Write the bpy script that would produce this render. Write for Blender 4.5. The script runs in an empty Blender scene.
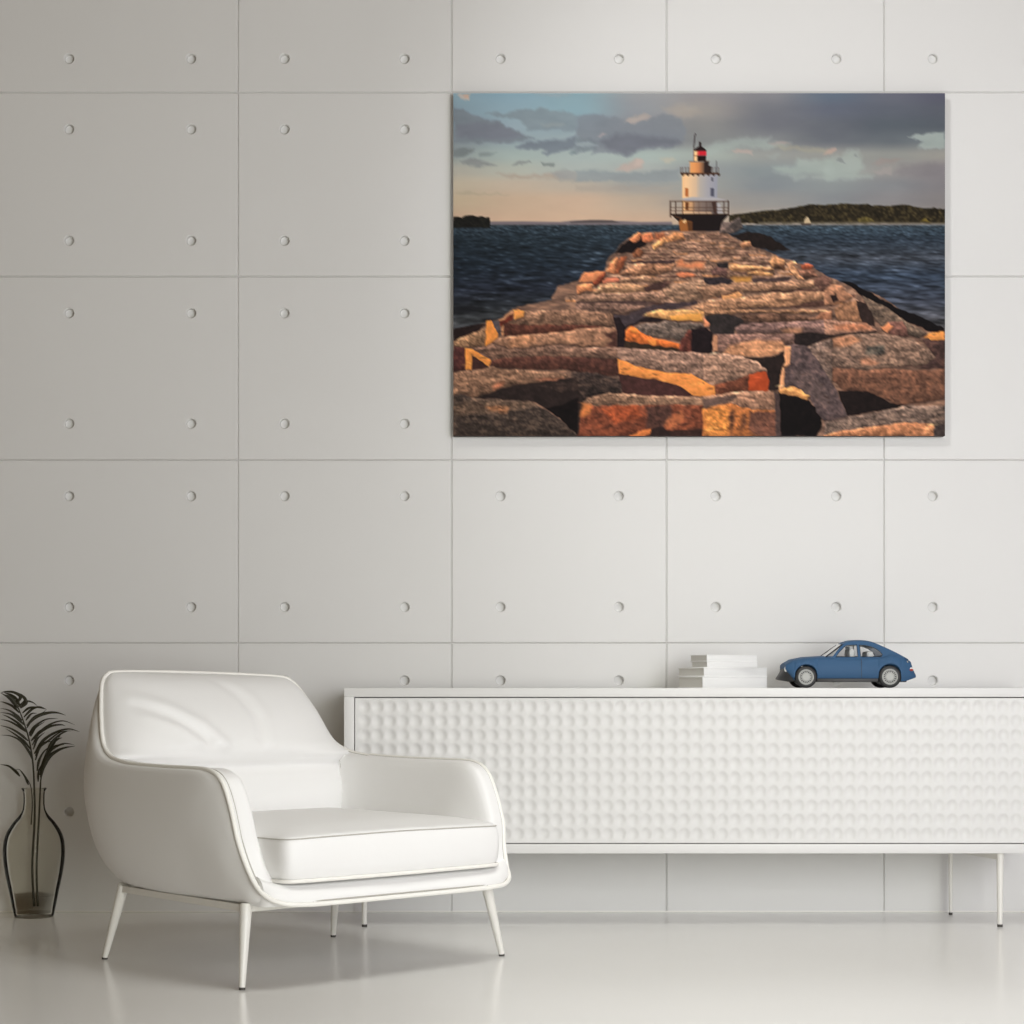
import bpy, bmesh, math, random
import numpy as np
from mathutils import Vector, Matrix
from mathutils.geometry import tessellate_polygon

random.seed(7)
scene = bpy.context.scene
COL = scene.collection
PI = math.pi

# ------------------------------------------------------------------ helpers
def mat(name, color, rough=0.5, spec=0.5, metallic=0.0, bump=None, var=0.0, coat=0.0):
    m = bpy.data.materials.new(name); m.use_nodes = True
    nt = m.node_tree; b = nt.nodes['Principled BSDF']
    b.inputs['Base Color'].default_value = (*color, 1)
    b.inputs['Roughness'].default_value = rough
    b.inputs['Specular IOR Level'].default_value = spec
    b.inputs['Metallic'].default_value = metallic
    b.inputs['Coat Weight'].default_value = coat
    if var or bump:
        tc = nt.nodes.new('ShaderNodeTexCoord')
    if var:
        n = nt.nodes.new('ShaderNodeTexNoise'); n.inputs['Scale'].default_value = 2.2
        n.inputs['Detail'].default_value = 5
        nt.links.new(tc.outputs['Object'], n.inputs['Vector'])
        mx = nt.nodes.new('ShaderNodeMix'); mx.data_type = 'RGBA'
        lo = [c*(1-var) for c in color]; hi = [min(1, c*(1+var)) for c in color]
        mx.inputs['A'].default_value = (*lo, 1); mx.inputs['B'].default_value = (*hi, 1)
        nt.links.new(n.outputs['Fac'], mx.inputs['Factor'])
        nt.links.new(mx.outputs['Result'], b.inputs['Base Color'])
    if bump:
        sc, st = bump
        n2 = nt.nodes.new('ShaderNodeTexNoise'); n2.inputs['Scale'].default_value = sc
        n2.inputs['Detail'].default_value = 4
        nt.links.new(tc.outputs['Object'], n2.inputs['Vector'])
        bp = nt.nodes.new('ShaderNodeBump'); bp.inputs['Strength'].default_value = st
        bp.inputs['Distance'].default_value = 0.002
        nt.links.new(n2.outputs['Fac'], bp.inputs['Height'])
        nt.links.new(bp.outputs['Normal'], b.inputs['Normal'])
    return m

def clear_mat(name, tint, edge, gloss=0.9, rough=0.02, power=2.2, ior=1.25):
    """thin clear glass: tinted see-through, darker where the view grazes the wall, mirror by Fresnel"""
    m = bpy.data.materials.new(name); m.use_nodes = True
    nt = m.node_tree; nt.nodes.clear()
    out = nt.nodes.new('ShaderNodeOutputMaterial')
    tr = nt.nodes.new('ShaderNodeBsdfTransparent'); gl = nt.nodes.new('ShaderNodeBsdfGlossy')
    gl.inputs['Roughness'].default_value = rough
    gl.inputs['Color'].default_value = (gloss, gloss, gloss, 1)
    lw = nt.nodes.new('ShaderNodeLayerWeight'); lw.inputs['Blend'].default_value = 0.35
    pw = nt.nodes.new('ShaderNodeMath'); pw.operation = 'POWER'; pw.inputs[1].default_value = power
    nt.links.new(lw.outputs['Facing'], pw.inputs[0])
    mx = nt.nodes.new('ShaderNodeMix'); mx.data_type = 'RGBA'
    mx.inputs['A'].default_value = (*tint, 1); mx.inputs['B'].default_value = (*edge, 1)
    nt.links.new(pw.outputs[0], mx.inputs['Factor'])
    nt.links.new(mx.outputs['Result'], tr.inputs['Color'])
    fr = nt.nodes.new('ShaderNodeFresnel'); fr.inputs['IOR'].default_value = ior
    sh = nt.nodes.new('ShaderNodeMixShader')
    nt.links.new(fr.outputs[0], sh.inputs[0]); nt.links.new(tr.outputs[0], sh.inputs[1])
    nt.links.new(gl.outputs[0], sh.inputs[2]); nt.links.new(sh.outputs[0], out.inputs['Surface'])
    return m

def obj(name, verts, faces, m, parent=None, smooth=True, sharp=None):
    me = bpy.data.meshes.new(name)
    me.from_pydata([tuple(v) for v in verts], [], [tuple(f) for f in faces]); me.update()
    return link(name, me, m, parent, smooth, sharp)

def link(name, me, m, parent=None, smooth=True, sharp=None):
    if m is not None: me.materials.append(m)
    if smooth: me.polygons.foreach_set('use_smooth', [True]*len(me.polygons))
    if sharp is not None: me.set_sharp_from_angle(angle=math.radians(sharp))
    o = bpy.data.objects.new(name, me); COL.objects.link(o)
    if parent: o.parent = parent
    return o

def bobj(name, bm, m, parent=None, smooth=True, sharp=35):
    bmesh.ops.recalc_face_normals(bm, faces=bm.faces[:])
    me = bpy.data.meshes.new(name); bm.to_mesh(me); bm.free()
    return link(name, me, m, parent, smooth, sharp if smooth else None)

def bm_box(bm, lo, hi, bev=0.0, seg=2, mtx=None):
    r = bmesh.ops.create_cube(bm, size=1)
    vs = r['verts']
    for v in vs:
        v.co = Vector([lo[i] + (v.co[i]+.5)*(hi[i]-lo[i]) for i in range(3)])
    if bev > 0:
        es = list({e for v in vs for e in v.link_edges})
        q = bmesh.ops.bevel(bm, geom=es, offset=bev, segments=seg, profile=.5, affect='EDGES')
        vs = list({v for f in q['faces'] for v in f.verts} | {v for v in vs if v.is_valid})
    if mtx is not None:
        for v in vs: v.co = mtx @ v.co
    return vs

def box(name, lo, hi, m, parent=None, bev=0.002, seg=2):
    bm = bmesh.new(); bm_box(bm, lo, hi, bev, seg)
    return bobj(name, bm, m, parent)

def lathe(prof, n=48, c=(0, 0, 0)):
    V, Fc = [], []
    k = len(prof)
    for i in range(n):
        a = 2*PI*i/n
        for r, z in prof:
            V.append((c[0]+r*math.cos(a), c[1]+r*math.sin(a), c[2]+z))
    for i in range(n):
        j = (i+1) % n
        for q in range(k-1):
            Fc.append((i*k+q, j*k+q, j*k+q+1, i*k+q+1))
    return V, Fc

def catmull(P, n, closed=False):
    P = [np.array(p, float) for p in P]
    m = len(P); out = []
    segs = m if closed else m-1
    for i in range(segs):
        if closed:
            p0, p1, p2, p3 = P[(i-1) % m], P[i], P[(i+1) % m], P[(i+2) % m]
        else:
            p1, p2 = P[i], P[i+1]
            p0 = P[i-1] if i > 0 else 2*p1-p2
            p3 = P[i+2] if i+2 < m else 2*p2-p1
        for k in range(n):
            t = k/n
            out.append(.5*((2*p1)+(-p0+p2)*t+(2*p0-5*p1+4*p2-p3)*t*t+(-p0+3*p1-3*p2+p3)*t**3))
    if not closed: out.append(P[-1])
    return out

def tube(path, rad, n=10, closed=False, flat=1.0):
    """tube along a list of points; rad a number or one per point"""
    P = [Vector(p) for p in path]; m = len(P)
    R = [rad]*m if not hasattr(rad, '__len__') else rad
    V, Fc = [], []
    up = None
    for i in range(m):
        if closed: t = (P[(i+1) % m]-P[i-1]).normalized()
        else: t = (P[min(i+1, m-1)]-P[max(i-1, 0)]).normalized()
        if up is None:
            up = Vector((0, 0, 1)) if abs(t.z) < .9 else Vector((1, 0, 0))
        u = (up - t*up.dot(t)).normalized(); w = t.cross(u); up = u
        for k in range(n):
            a = 2*PI*k/n
            V.append(P[i]+u*math.cos(a)*R[i]+w*math.sin(a)*R[i]*flat)
    for i in range(m if closed else m-1):
        j = (i+1) % m
        for k in range(n):
            l = (k+1) % n
            Fc.append((i*n+k, i*n+l, j*n+l, j*n+k))
    if not closed:
        Fc.append(tuple(range(n))[::-1]); Fc.append(tuple((m-1)*n+k for k in range(n)))
    return V, Fc

def merge(*vf):
    V, Fc = [], []
    for v, f in vf:
        o = len(V); V += list(v); Fc += [tuple(i+o for i in q) for q in f]
    return V, Fc

def gridfaces(rows, cols, wrap=False, flip=False):
    Fc = []
    for i in range(rows-1):
        for j in range(cols if wrap else cols-1):
            k = (j+1) % cols
            q = (i*cols+j, i*cols+k, (i+1)*cols+k, (i+1)*cols+j)
            Fc.append(q[::-1] if flip else q)
    return Fc

def thing(name, label, cat, loc=(0, 0, 0), rz=0.0, group=None):
    o = bpy.data.objects.new(name, None); COL.objects.link(o)
    o.empty_display_size = .05
    o.location = loc; o.rotation_euler = (0, 0, rz)
    return tag(o, label, cat, group)

def tag(o, label, cat, group=None):
    o['label'] = label; o['category'] = cat
    if group: o['group'] = group
    return o

def struct(o):
    o['kind'] = 'structure'; return o

def srgb(c):
    c = np.asarray(c, float)/255.
    return np.where(c <= .04045, c/12.92, ((c+.055)/1.055)**2.4)

# ------------------------------------------------------------------ camera
F = 1955.0; HY = 685.0; CAMY = -6.45; CAMZ = 0.75
cam = bpy.data.cameras.new('camera'); co = bpy.data.objects.new('camera', cam)
COL.objects.link(co); scene.camera = co
co.location = (0, CAMY, CAMZ); co.rotation_euler = (PI/2, 0, 0)
cam.sensor_width = 36; cam.lens = 36*F/1024; cam.shift_y = (HY-512)/1024
cam.clip_end = 60

def at(px, py, Y):
    d = Y-CAMY
    return (512-512+(px-512)*d/F, Y, CAMZ-(py-HY)*d/F)

# ------------------------------------------------------------------ materials
M_wall = mat('plaster_panel', (.74, .735, .72), .6, .3, bump=(60, .06), var=.015)
M_floor = mat('polished_floor', (.88, .87, .85), .2, .5, bump=(3, .015), var=.02)
M_leather = mat('white_leather', (.84, .835, .825), .48, .4, bump=(90, .08))
M_pipe = mat('ivory_piping', (.86, .845, .80), .5, .4)
M_seam = mat('seam_thread', (.45, .43, .39), .7, .2)
M_leg = mat('cream_lacquer', (.80, .785, .74), .35, .5)
M_tip = mat('dark_foot', (.06, .055, .05), .6)
M_cab = mat('white_lacquer', (.72, .715, .70), .45, .4)
M_front = mat('dimpled_white', (.72, .715, .70), .5, .35)
M_cover = mat('white_book_cover', (.85, .85, .84), .5, .4)
M_spine = mat('off_white_spine', (.76, .76, .75), .55, .3)
M_page = mat('grey_page_block', (.66, .65, .61), .8, .2)
M_blue = mat('blue_car_paint', (.038, .098, .195), .6, .25)
M_black = mat('black_trim', (.02, .02, .02), .5)
M_chrome = mat('silver_metal', (.36, .36, .34), .5, .4, .2)
M_seat = mat('grey_seat_cloth', (.66, .66, .64), .8)
M_liner = mat('pale_headliner', (.72, .72, .70), .8)
M_red = mat('red_lens', (.35, .04, .03), .3)
M_white = mat('white_lens', (.8, .8, .78), .25)
M_green = mat('dark_olive_leaf', (.048, .045, .026), .5, .4)
M_stem = mat('olive_stem', (.05, .046, .028), .5, .4)
M_canvas = mat('canvas_edge', (.10, .09, .085), .8, .2)
G_vase = clear_mat('smoky_glass', (.965, .96, .94), (.74, .72, .66), power=13, ior=1.14)
G_water = clear_mat('still_water', (.995, .993, .985), (.85, .83, .78), power=6, ior=1.03)
G_car = clear_mat('car_glass', (.95, .955, .955), (.7, .7, .7))
# ------------------------------------------------------------------ setting
def wx(px): return (px-512)/303.1
def wz(py): return CAMZ-(py-HY)/303.1

def build_wall():
    V, Fc = [], []
    def quad(a, b, c, d):
        o = len(V); V.extend([a, b, c, d]); Fc.append((o, o+1, o+2, o+3))
    G, D = .0034, .0065
    RO, RI, HD, A, N = .0180, .0150, .018, .026, 24
    xs = [-.9*215-216, -2, 238, 451.5, 666.5, 884, 1101, 1318]
    xs = [wx(v) for v in xs]
    zs = [wz(v) for v in (912.4, 643, 460, 276.5, 92.5, -91, -274)]
    holes_x = {0: (-140, -50), 1: (69, 191), 2: (284.5, 404.5), 3: (500.5, 619), 4: (716, 836.5), 5: (933, 1052), 6: (1150, 1268)}
    holes_z = {0: (812, 680.5), 1: (607, 496), 2: (423.5, 313), 3: (240.5, 129), 4: (58.5, -54), 5: (-125, -237)}
    for i in range(len(xs)-1):
        for j in range(len(zs)-1):
            x0, x1, z0, z1 = xs[i], xs[i+1], zs[j], zs[j+1]
            a0, a1, b0, b1 = x0+G, x1-G, z0+(G if j else 0), z1-G
            # chamfers falling into the joints (panel face at y=0, joint bottom at y=D)
            quad((x0, D, z0), (a0, 0, b0), (a0, 0, b1), (x0, D, z1))
            quad((a1, 0, b0), (x1, D, z0), (x1, D, z1), (a1, 0, b1))
            quad((a0, 0, b1), (a1, 0, b1), (x1, D, z1), (x0, D, z1))
            if j: quad((x0, D, z0), (x1, D, z0), (a1, 0, b0), (a0, 0, b0))
            hx = [wx(v) for v in holes_x[i]]; hz = [wz(v) for v in holes_z[j]]
            gx = [a0]+[q for h in hx for q in (h-A, h+A)]+[a1]
            gz = [b0]+[q for h in hz for q in (h-A, h+A)]+[b1]
            for p in range(5):
                for q in range(5):
                    if p % 2 and q % 2:
                        cx, cz = hx[p//2], hz[q//2]
                        o = len(V)
                        for k in range(N):
                            t = 2*PI*k/N+PI/4
                            cs, sn = math.cos(t), math.sin(t)
                            s = A/max(abs(cs), abs(sn))
                            V.extend([(cx+s*cs, 0, cz+s*sn), (cx+RO*cs, 0, cz+RO*sn),
                                      (cx+RI*cs, .0030, cz+RI*sn), (cx+RI*.97*cs, HD, cz+RI*.97*sn)])
                        for k in range(N):
                            l = (k+1) % N
                            for r in range(3):
                                Fc.append((o+4*k+r, o+4*l+r, o+4*l+r+1, o+4*k+r+1))
                        Fc.append(tuple(o+4*k+3 for k in range(N)))
                    else:
                        quad((gx[p], 0, gz[q]), (gx[p+1], 0, gz[q]), (gx[p+1], 0, gz[q+1]), (gx[p], 0, gz[q+1]))
    # solid back so that the wall has thickness
    x0, x1, z0, z1 = xs[0], xs[-1], zs[0], zs[-1]
    quad((x0, .12, z0), (x1, .12, z0), (x1, .12, z1), (x0, .12, z1))
    quad((x0, D, z0), (x0, .12, z0), (x0, .12, z1), (x0, D, z1))
    quad((x1, D, z0), (x1, .12, z0), (x1, .12, z1), (x1, D, z1))
    quad((x0, D, z1), (x1, D, z1), (x1, .12, z1), (x0, .12, z1))
    o = obj('wall_back', V, Fc, M_wall, smooth=False)
    bm = bmesh.new(); bm.from_mesh(o.data)
    bmesh.ops.remove_doubles(bm, verts=bm.verts[:], dist=1e-5)
    for f in bm.faces:
        if f.calc_center_median().y < .02 and f.normal.y > 0: f.normal_flip()
    bm.to_mesh(o.data); bm.free()
    return struct(o)
build_wall()
struct(box('floor', (-4.5, -8.0, -.1), (4.5, .12, 0), M_floor, bev=0))
struct(box('wall_foot_strip', (wx(-409), -.003, 0.0), (wx(1317), .0, .006), M_leg, bev=.001))  # thin pale strip added for the bright line at the wall foot

# ------------------------------------------------------------------ sideboard
def build_sideboard():
    yf, yb = -.415, -.018
    x0 = at(344, 0, yf)[0]; x1 = at(1050, 0, yf)[0]
    zt = at(0, 688, yf)[2]; zt0 = at(0, 697, yf)[2]
    zb = at(0, 853.5, yf)[2]; zb1 = at(0, 844, yf)[2]
    t = thing('sideboard', 'long low white sideboard with dimpled front on slim legs against the wall', 'sideboard', (0, 0, 0))
    w = .031
    box('top_panel', (x0, yf, zt0), (x1, yb, zt), M_cab, t, .0015)
    box('bottom_panel', (x0, yf, zb), (x1, yb, zb1), M_cab, t, .0015)
    box('side_panel', (x0, yf, zb1), (x0+w, yb, zt0), M_cab, t, .001)
    box('side_panel', (x1-w, yf, zb1), (x1, yb, zt0), M_cab, t, .001)
    box('back_panel', (x0+w, yb-.008, zb1), (x1-w, yb, zt0), M_cab, t, 0)
    # dimpled front: concave cups pressed into one board
    g = .0030
    fx0, fx1, fz0, fz1 = x0+w+g, x1-w-g, zb1+g, zt0-g
    NX, NZ, S = 53, 10, 10
    mx, mz = .010, .006
    cw, ch = (fx1-fx0-2*mx)/NX, (fz1-fz0-2*mz)/NZ
    xs = np.linspace(0, 1, NX*S+1)*NX; zs = np.linspace(0, 1, NZ*S+1)*NZ
    u, v = np.meshgrid((xs % 1)-.5, (zs % 1)-.5)
    r2 = (u/.47)**2+(v/.47)**2
    dep = .0060*np.clip(1-r2, 0, 1)**1.0*(1-np.exp(-np.clip(1-r2, 0, 1)*5))
    X, Z = np.meshgrid(fx0+mx+xs*cw, fz0+mz+zs*ch)
    Y = yf+.004+dep
    n0, n1 = Z.shape
    V = list(zip(X.ravel(), Y.ravel(), Z.ravel()))
    Fc = gridfaces(n0, n1)
    # margin and edges of the board
    per = [0*n1+j for j in range(n1)]+[i*n1+n1-1 for i in range(1, n0)]+[(n0-1)*n1+j for j in range(n1-2, -1, -1)]+[i*n1 for i in range(n0-2, 0, -1)]
    o = len(V); L = len(per)
    for p in per:
        x, y, z = V[p]
        x2 = fx0 if x <= fx0+mx+1e-6 else fx1 if x >= fx1-mx-1e-6 else x
        z2 = fz0 if z <= fz0+mz+1e-6 else fz1 if z >= fz1-mz-1e-6 else z
        V.append((x2, yf+.004, z2))
    for p in range(L): V.append((V[o+p][0], yf+.024, V[o+p][2]))
    for k in range(L):
        l = (k+1) % L
        Fc.append((per[k], o+k, o+l, per[l])); Fc.append((o+k, o+L+k, o+L+l, o+l))
    Fc.append(tuple(o+L+k for k in range(L)))
    f = obj('front_panel', V, Fc, M_front, t)
    bm = bmesh.new(); bm.from_mesh(f.data); bmesh.ops.recalc_face_normals(bm, faces=bm.faces[:]); bm.to_mesh(f.data); bm.free()
    f.data.set_sharp_from_angle(angle=math.radians(50))
    # legs, feet and rails
    lx0 = at(364.5, 0, yf+.03)[0]; lx1 = at(1000, 0, yf+.03)[0]
    for fx, y, lean in ((lx0, yf+.03, 0), (lx1, yf+.03, 0), (lx0-.025, yb-.05, 0), (lx1-.082, yb-.05, 0)):
        path = [(fx, y, .008), (fx, y, .08), (fx, y, .16), (fx, y, zb)]
        l = obj('leg', *tube(path, [.0080, .0090, .0102, .0112] if y < -.2 else [.0058, .0064, .0070, .0076], 20), M_leg, t, sharp=50)
        obj('foot', *tube([(fx, y, 0), (fx, y, .008)], .0083 if y < -.2 else .0062, 20), M_tip, l, sharp=50)
    for a, b in ((lx0, lx0-.025), (lx1, lx1-.082)):
        p, q = Vector((a, yf+.03, zb-.011)), Vector((b, yb-.05, zb-.011))
        d = (q-p).normalized(); s = d.cross(Vector((0, 0, 1)))*.008
        V = [p+s*k+Vector((0, 0, h)) for k in (-1, 1) for h in (-.011, .011)]+[q+s*k+Vector((0, 0, h)) for k in (-1, 1) for h in (-.011, .011)]
        obj('side_rail', V, [(0, 1, 3, 2), (4, 6, 7, 5), (0, 4, 5, 1), (2, 3, 7, 6), (1, 5, 7, 3), (0, 2, 6, 4)], M_leg, t, smooth=False)
    return zt
SB_TOP = build_sideboard()

# ------------------------------------------------------------------ books
def book(label, px0, pxc, px1, ptop, pbot, ang, Y, z, over, group):
    """hardback lying flat, spine to the front; near corner at pixel pxc"""
    d = Y-CAMY
    h = (pbot-ptop)*d/F
    th = math.radians(ang)
    cx = at(pxc, 0, Y)[0]
    # visible widths -> true side and front lengths, seen from the camera
    def reach(dirx, diry, px):
        k = (px-512)/F
        return (k*d-cx)/(dirx-k*diry)
    b = reach(math.cos(th), math.sin(th), px1)
    a = reach(-math.sin(th), math.cos(th), px0)
    t = thing('book', label, 'book', (cx, Y, z), th, group)
    ct = .0026 if h > .024 else .0019
    box('front_cover', (0, 0, h-ct), (b, a, h), M_cover, t, .0008)
    box('back_cover', (0, 0, 0), (b, a, ct), M_cover, t, .0006)
    box('spine', (.0006, .0012, ct), (b-.0006, .004, h-ct), M_spine, t, .0006)
    box('page_block', (over, .004, ct), (b-over, a-over, h-ct), M_page, t, 0)
    return z+h
yb_ = -.335
z = SB_TOP
z = book('thickest white hardback, bottom of the book stack on the sideboard', 677.7, 702.7, 767.2, 676.0, 687.6, 27, yb_, z, .004, 'white books stacked on the sideboard')
z = book('large white hardback second from the bottom, directly on the thickest book', 677.5, 704, 767.2, 667.0, 676.0, 28.5, yb_+.001, z, .004, 'white books stacked on the sideboard')
z = book('small thin white book resting directly on the two large books', 691, 707, 757.5, 660.6, 667.0, 20, yb_+.02, z, .0025, 'white books stacked on the sideboard')
z = book('topmost small white book of the stack on the sideboard', 690, 706.8, 757.2, 654.3, 660.6, 21, yb_+.02, z, .0025, 'white books stacked on the sideboard')

# ------------------------------------------------------------------ model car
def build_car():
    Yc = -.225; d = Yc-CAMY
    K = F/d*6.4                       # crop pixels per metre
    x0 = at(778, 0, Yc-.05)[0]
    t = thing('model_car', 'blue vintage fastback model car on the sideboard beside the books', 'model car', (x0, Yc, SB_TOP))
    cx = lambda p: (p-38)/K*.972
    cz = lambda p: max(0, (363-p)/K)
    W = .078
    # side outline of the lower body: top edge and bottom edge along x (crop pixels)
    top = [(40, 300), (58, 268), (80, 238), (82, 215), (130, 188), (200, 174), (280, 169), (345, 165), (385, 168), (560, 168), (715, 166), (770, 150), (850, 166), (902, 194), (914, 232), (936, 280)]
    tx = [p[0] for p in top]; tz = [p[1] for p in top]
    wheels = [(212, 290, 71), (757, 290, 73)]
    st = np.concatenate([np.linspace(81, 90, 4), np.linspace(92, 134, 12), np.linspace(138, 286, 34), np.linspace(292, 675, 30), np.linspace(683, 831, 34), np.linspace(836, 934, 22)])
    rings = []
    for s in st:
        zt = cz(np.interp(s, tx, tz))
        zb = cz(np.interp(s, [80, 100, 140, 290, 680, 835, 870, 940], [246, 268, 318, 305, 305, 322, 318, 296]))
        for wxp, wzp, wr in wheels:
            if abs(s-wxp) < wr: zb = max(zb, cz(wzp)+math.sqrt(wr*wr-(s-wxp)**2)/K)
        zt = max(zt, zb+.002)
        e0 = np.clip((s-38)/110, 0, 1); e1 = np.clip((942-s)/130, 0, 1)
        w = W*(.62+.38*math.sin(e0*PI/2))*(.72+.28*math.sin(e1*PI/2))
        fl = 0
        for wxp, wzp, wr in wheels:
            fl += .006*math.exp(-((s-wxp)/78)**2)
        h = zt-zb
        prof = [(w-.004+fl*.6, zb), (w+.002+fl, zb+h*.15), (w+.003+fl*.7, zb+h*.5), (w-.001, zb+h*.8), (w-.007, zb+h*.95), (w-.016, zb+h), (w*.4, zb+h+.003), (0, zb+h+.004)]
        ring = [(cx(s), -a, b) for a, b in prof]+[(cx(s), a, b) for a, b in prof[-2::-1]]
        rings.append(ring)
    n = len(rings[0])
    V = [p for r in rings for p in r]
    Fc = gridfaces(len(rings), n, wrap=True)
    Fc.append(tuple(range(n))); Fc.append(tuple((len(rings)-1)*n+k for k in range(n)))
    b = obj('body', V, Fc, M_blue, t)
    bm = bmesh.new(); bm.from_mesh(b.data); bmesh.ops.recalc_face_normals(bm, faces=bm.faces[:]); bm.to_mesh(b.data); bm.free()
    b.data.set_sharp_from_angle(angle=math.radians(40))
    # greenhouse: side frames with window holes, roof skin, panes
    zbelt, zroof = cz(168), cz(66)
    def side_y(z, s): return s*(W-.010-(z-zbelt)/(zroof-zbelt)*.020)
    outer = [(372, 172), (395, 160), (420, 128), (452, 92), (478, 78), (510, 69), (560, 66), (605, 67), (645, 73), (685, 86), (740, 110), (800, 138), (856, 168), (856, 180), (372, 180)]
    w1 = [(410, 166), (440, 130), (476, 98), (500, 92), (551, 90), (553, 166)]
    w2 = [(572, 166), (570, 91), (605, 93), (640, 100), (672, 113), (700, 133), (714, 152), (708, 162), (690, 166)]
    def P(p, s, off=0):
        z_ = cz(p[1]); return (cx(p[0]), side_y(z_, s)+s*off, z_)
    fr = []
    for s in (-1, 1):
        loops = [[Vector((q[0], -q[1], 0)) for q in L] for L in (outer, w1, w2)]
        pts = [q for L in (outer, w1, w2) for q in L]
        tris = tessellate_polygon(loops)
        Vf = [P(q, s) for q in pts]+[P(q, s, -.005) for q in pts]
        m = len(pts); Ff = [tuple(q) for q in tris]+[tuple(i+m for i in q[::-1]) for q in tris]
        o = 0
        for L in (outer, w1, w2):
            k = len(L)
            Ff += [(o+i, o+(i+1) % k, m+o+(i+1) % k, m+o+i) for i in range(k)]; o += k
        fr.append((Vf, Ff))
        for L in (w1, w2):
            pv = [P(q, s, -.003) for q in L]
            obj('side_window', pv, [tuple(range(len(L)))], G_car, t, smooth=False)
            rim = [P(q, s, .0006) for q in L]
            obj('window_trim', *tube(rim, .0010, 8, closed=True), M_black, t)
    roofline = [(452, 90), (478, 77), (510, 68.5), (560, 65.5), (605, 66.5), (645, 72), (685, 85), (740, 109), (800, 137), (856, 167), (880, 182)]
    rl = catmull([(a, b_, 0) for a, b_ in roofline], 4)
    V = []; nc = 13
    for a, b_, _ in rl:
        z_ = cz(b_); ws = abs(side_y(z_, 1))+.0005
        for k in range(nc):
            u = -1+2*k/(nc-1)
            V.append((cx(a), u*ws, z_+.0045*(1-u*u)))
    o = len(V); m = len(rl)*nc
    V += [(x, y*.97, z_-.003) for x, y, z_ in V]
    def keep(f): return not (all(cx(685) < V[i][0] < cx(822) for i in f) and all(2 <= i % nc <= nc-3 for i in f))
    base_f = gridfaces(len(rl), nc); Vtop = V[:m]
    Fr = [f for f in base_f if keep(f)]+[tuple(i+m for i in f[::-1]) for f in base_f if keep(f)]
    gl = [f for f in base_f if not keep(f)]
    used = sorted({i for f in gl for i in f}); ix = {a: b for b, a in enumerate(used)}
    obj('rear_window', [(Vtop[i][0], Vtop[i][1], Vtop[i][2]-.0012) for i in used], [tuple(ix[i] for i in f) for f in gl], G_car, t)
    for i in range(len(rl)-1):
        for j in (0, nc-1): Fr.append((i*nc+j, (i+1)*nc+j, m+(i+1)*nc+j, m+i*nc+j))
    for i in (0, len(rl)-1):
        for j in range(nc-1): Fr.append((i*nc+j, i*nc+j+1, m+i*nc+j+1, m+i*nc+j))
    V, Fr = merge((V, Fr), *fr)
    r = obj('cabin', V, Fr, M_blue, t, sharp=30)
    bm = bmesh.new(); bm.from_mesh(r.data); bmesh.ops.recalc_face_normals(bm, faces=bm.faces[:]); bm.to_mesh(r.data); bm.free()
    hl = []
    for s in (-1, 1):
        loops = [[Vector((q_[0], -q_[1], 0)) for q_ in L] for L in (outer, w1, w2)]
        hl.append(([P(q_, s, -.0062) for L in (outer, w1, w2) for q_ in L], [tuple(k_) for k_ in tessellate_polygon(loops)]))
    Vh = [(cx(a), u*(abs(side_y(cz(b_), 1))-.007), cz(b_)-.0045) for a, b_, _ in rl for u in np.linspace(-1, 1, 5)]
    hl.append((Vh, [f for f in gridfaces(len(rl), 5) if not all(cx(685) < Vh[i][0] < cx(822) for i in f)]))
    obj('headliner', *merge(*hl), M_liner, t, smooth=False)
    zz = cz(90); ws = abs(side_y(zz, 1)); wb = abs(side_y(cz(163), 1))
    a0 = [(cx(345), -wb, cz(163)), (cx(336), 0, cz(162)), (cx(345), wb, cz(163)), (cx(454), ws, zz), (cx(446), 0, zz+.004), (cx(454), -ws, zz)]
    obj('windshield', a0, [(0, 1, 4, 5), (1, 2, 3, 4)], G_car, t)
    for s in (-1, 1):
        obj('pillar', *tube([(cx(345), s*wb, cz(166)), (cx(400), s*(wb+ws)/2, cz(127)), (cx(456), s*ws, cz(88))], .0022, 8), M_black, t)
    # interior
    for s in (-1, 1):
        bm = bmesh.new()
        bm_box(bm, (cx(505), s*.030-.020, cz(172)), (cx(540), s*.030+.020, cz(115)), .006, 3)
        bm_box(bm, (cx(507), s*.030-.011, cz(118)), (cx(532), s*.030+.011, cz(96)), .004, 3)
        bobj('seat', bm, M_seat, t)
    bm = bmesh.new(); bm_box(bm, (cx(620), -.048, cz(172)), (cx(665), .048, cz(130)), .007, 3); bobj('rear_seat', bm, M_seat, t)
    # boot lip under the rear bumper
    bm = bmesh.new(); bm_box(bm, (cx(832), -W+.012, cz(326)), (cx(872), W-.012, cz(312)), .002); bobj('rear_valance', bm, M_black, t)
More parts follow.
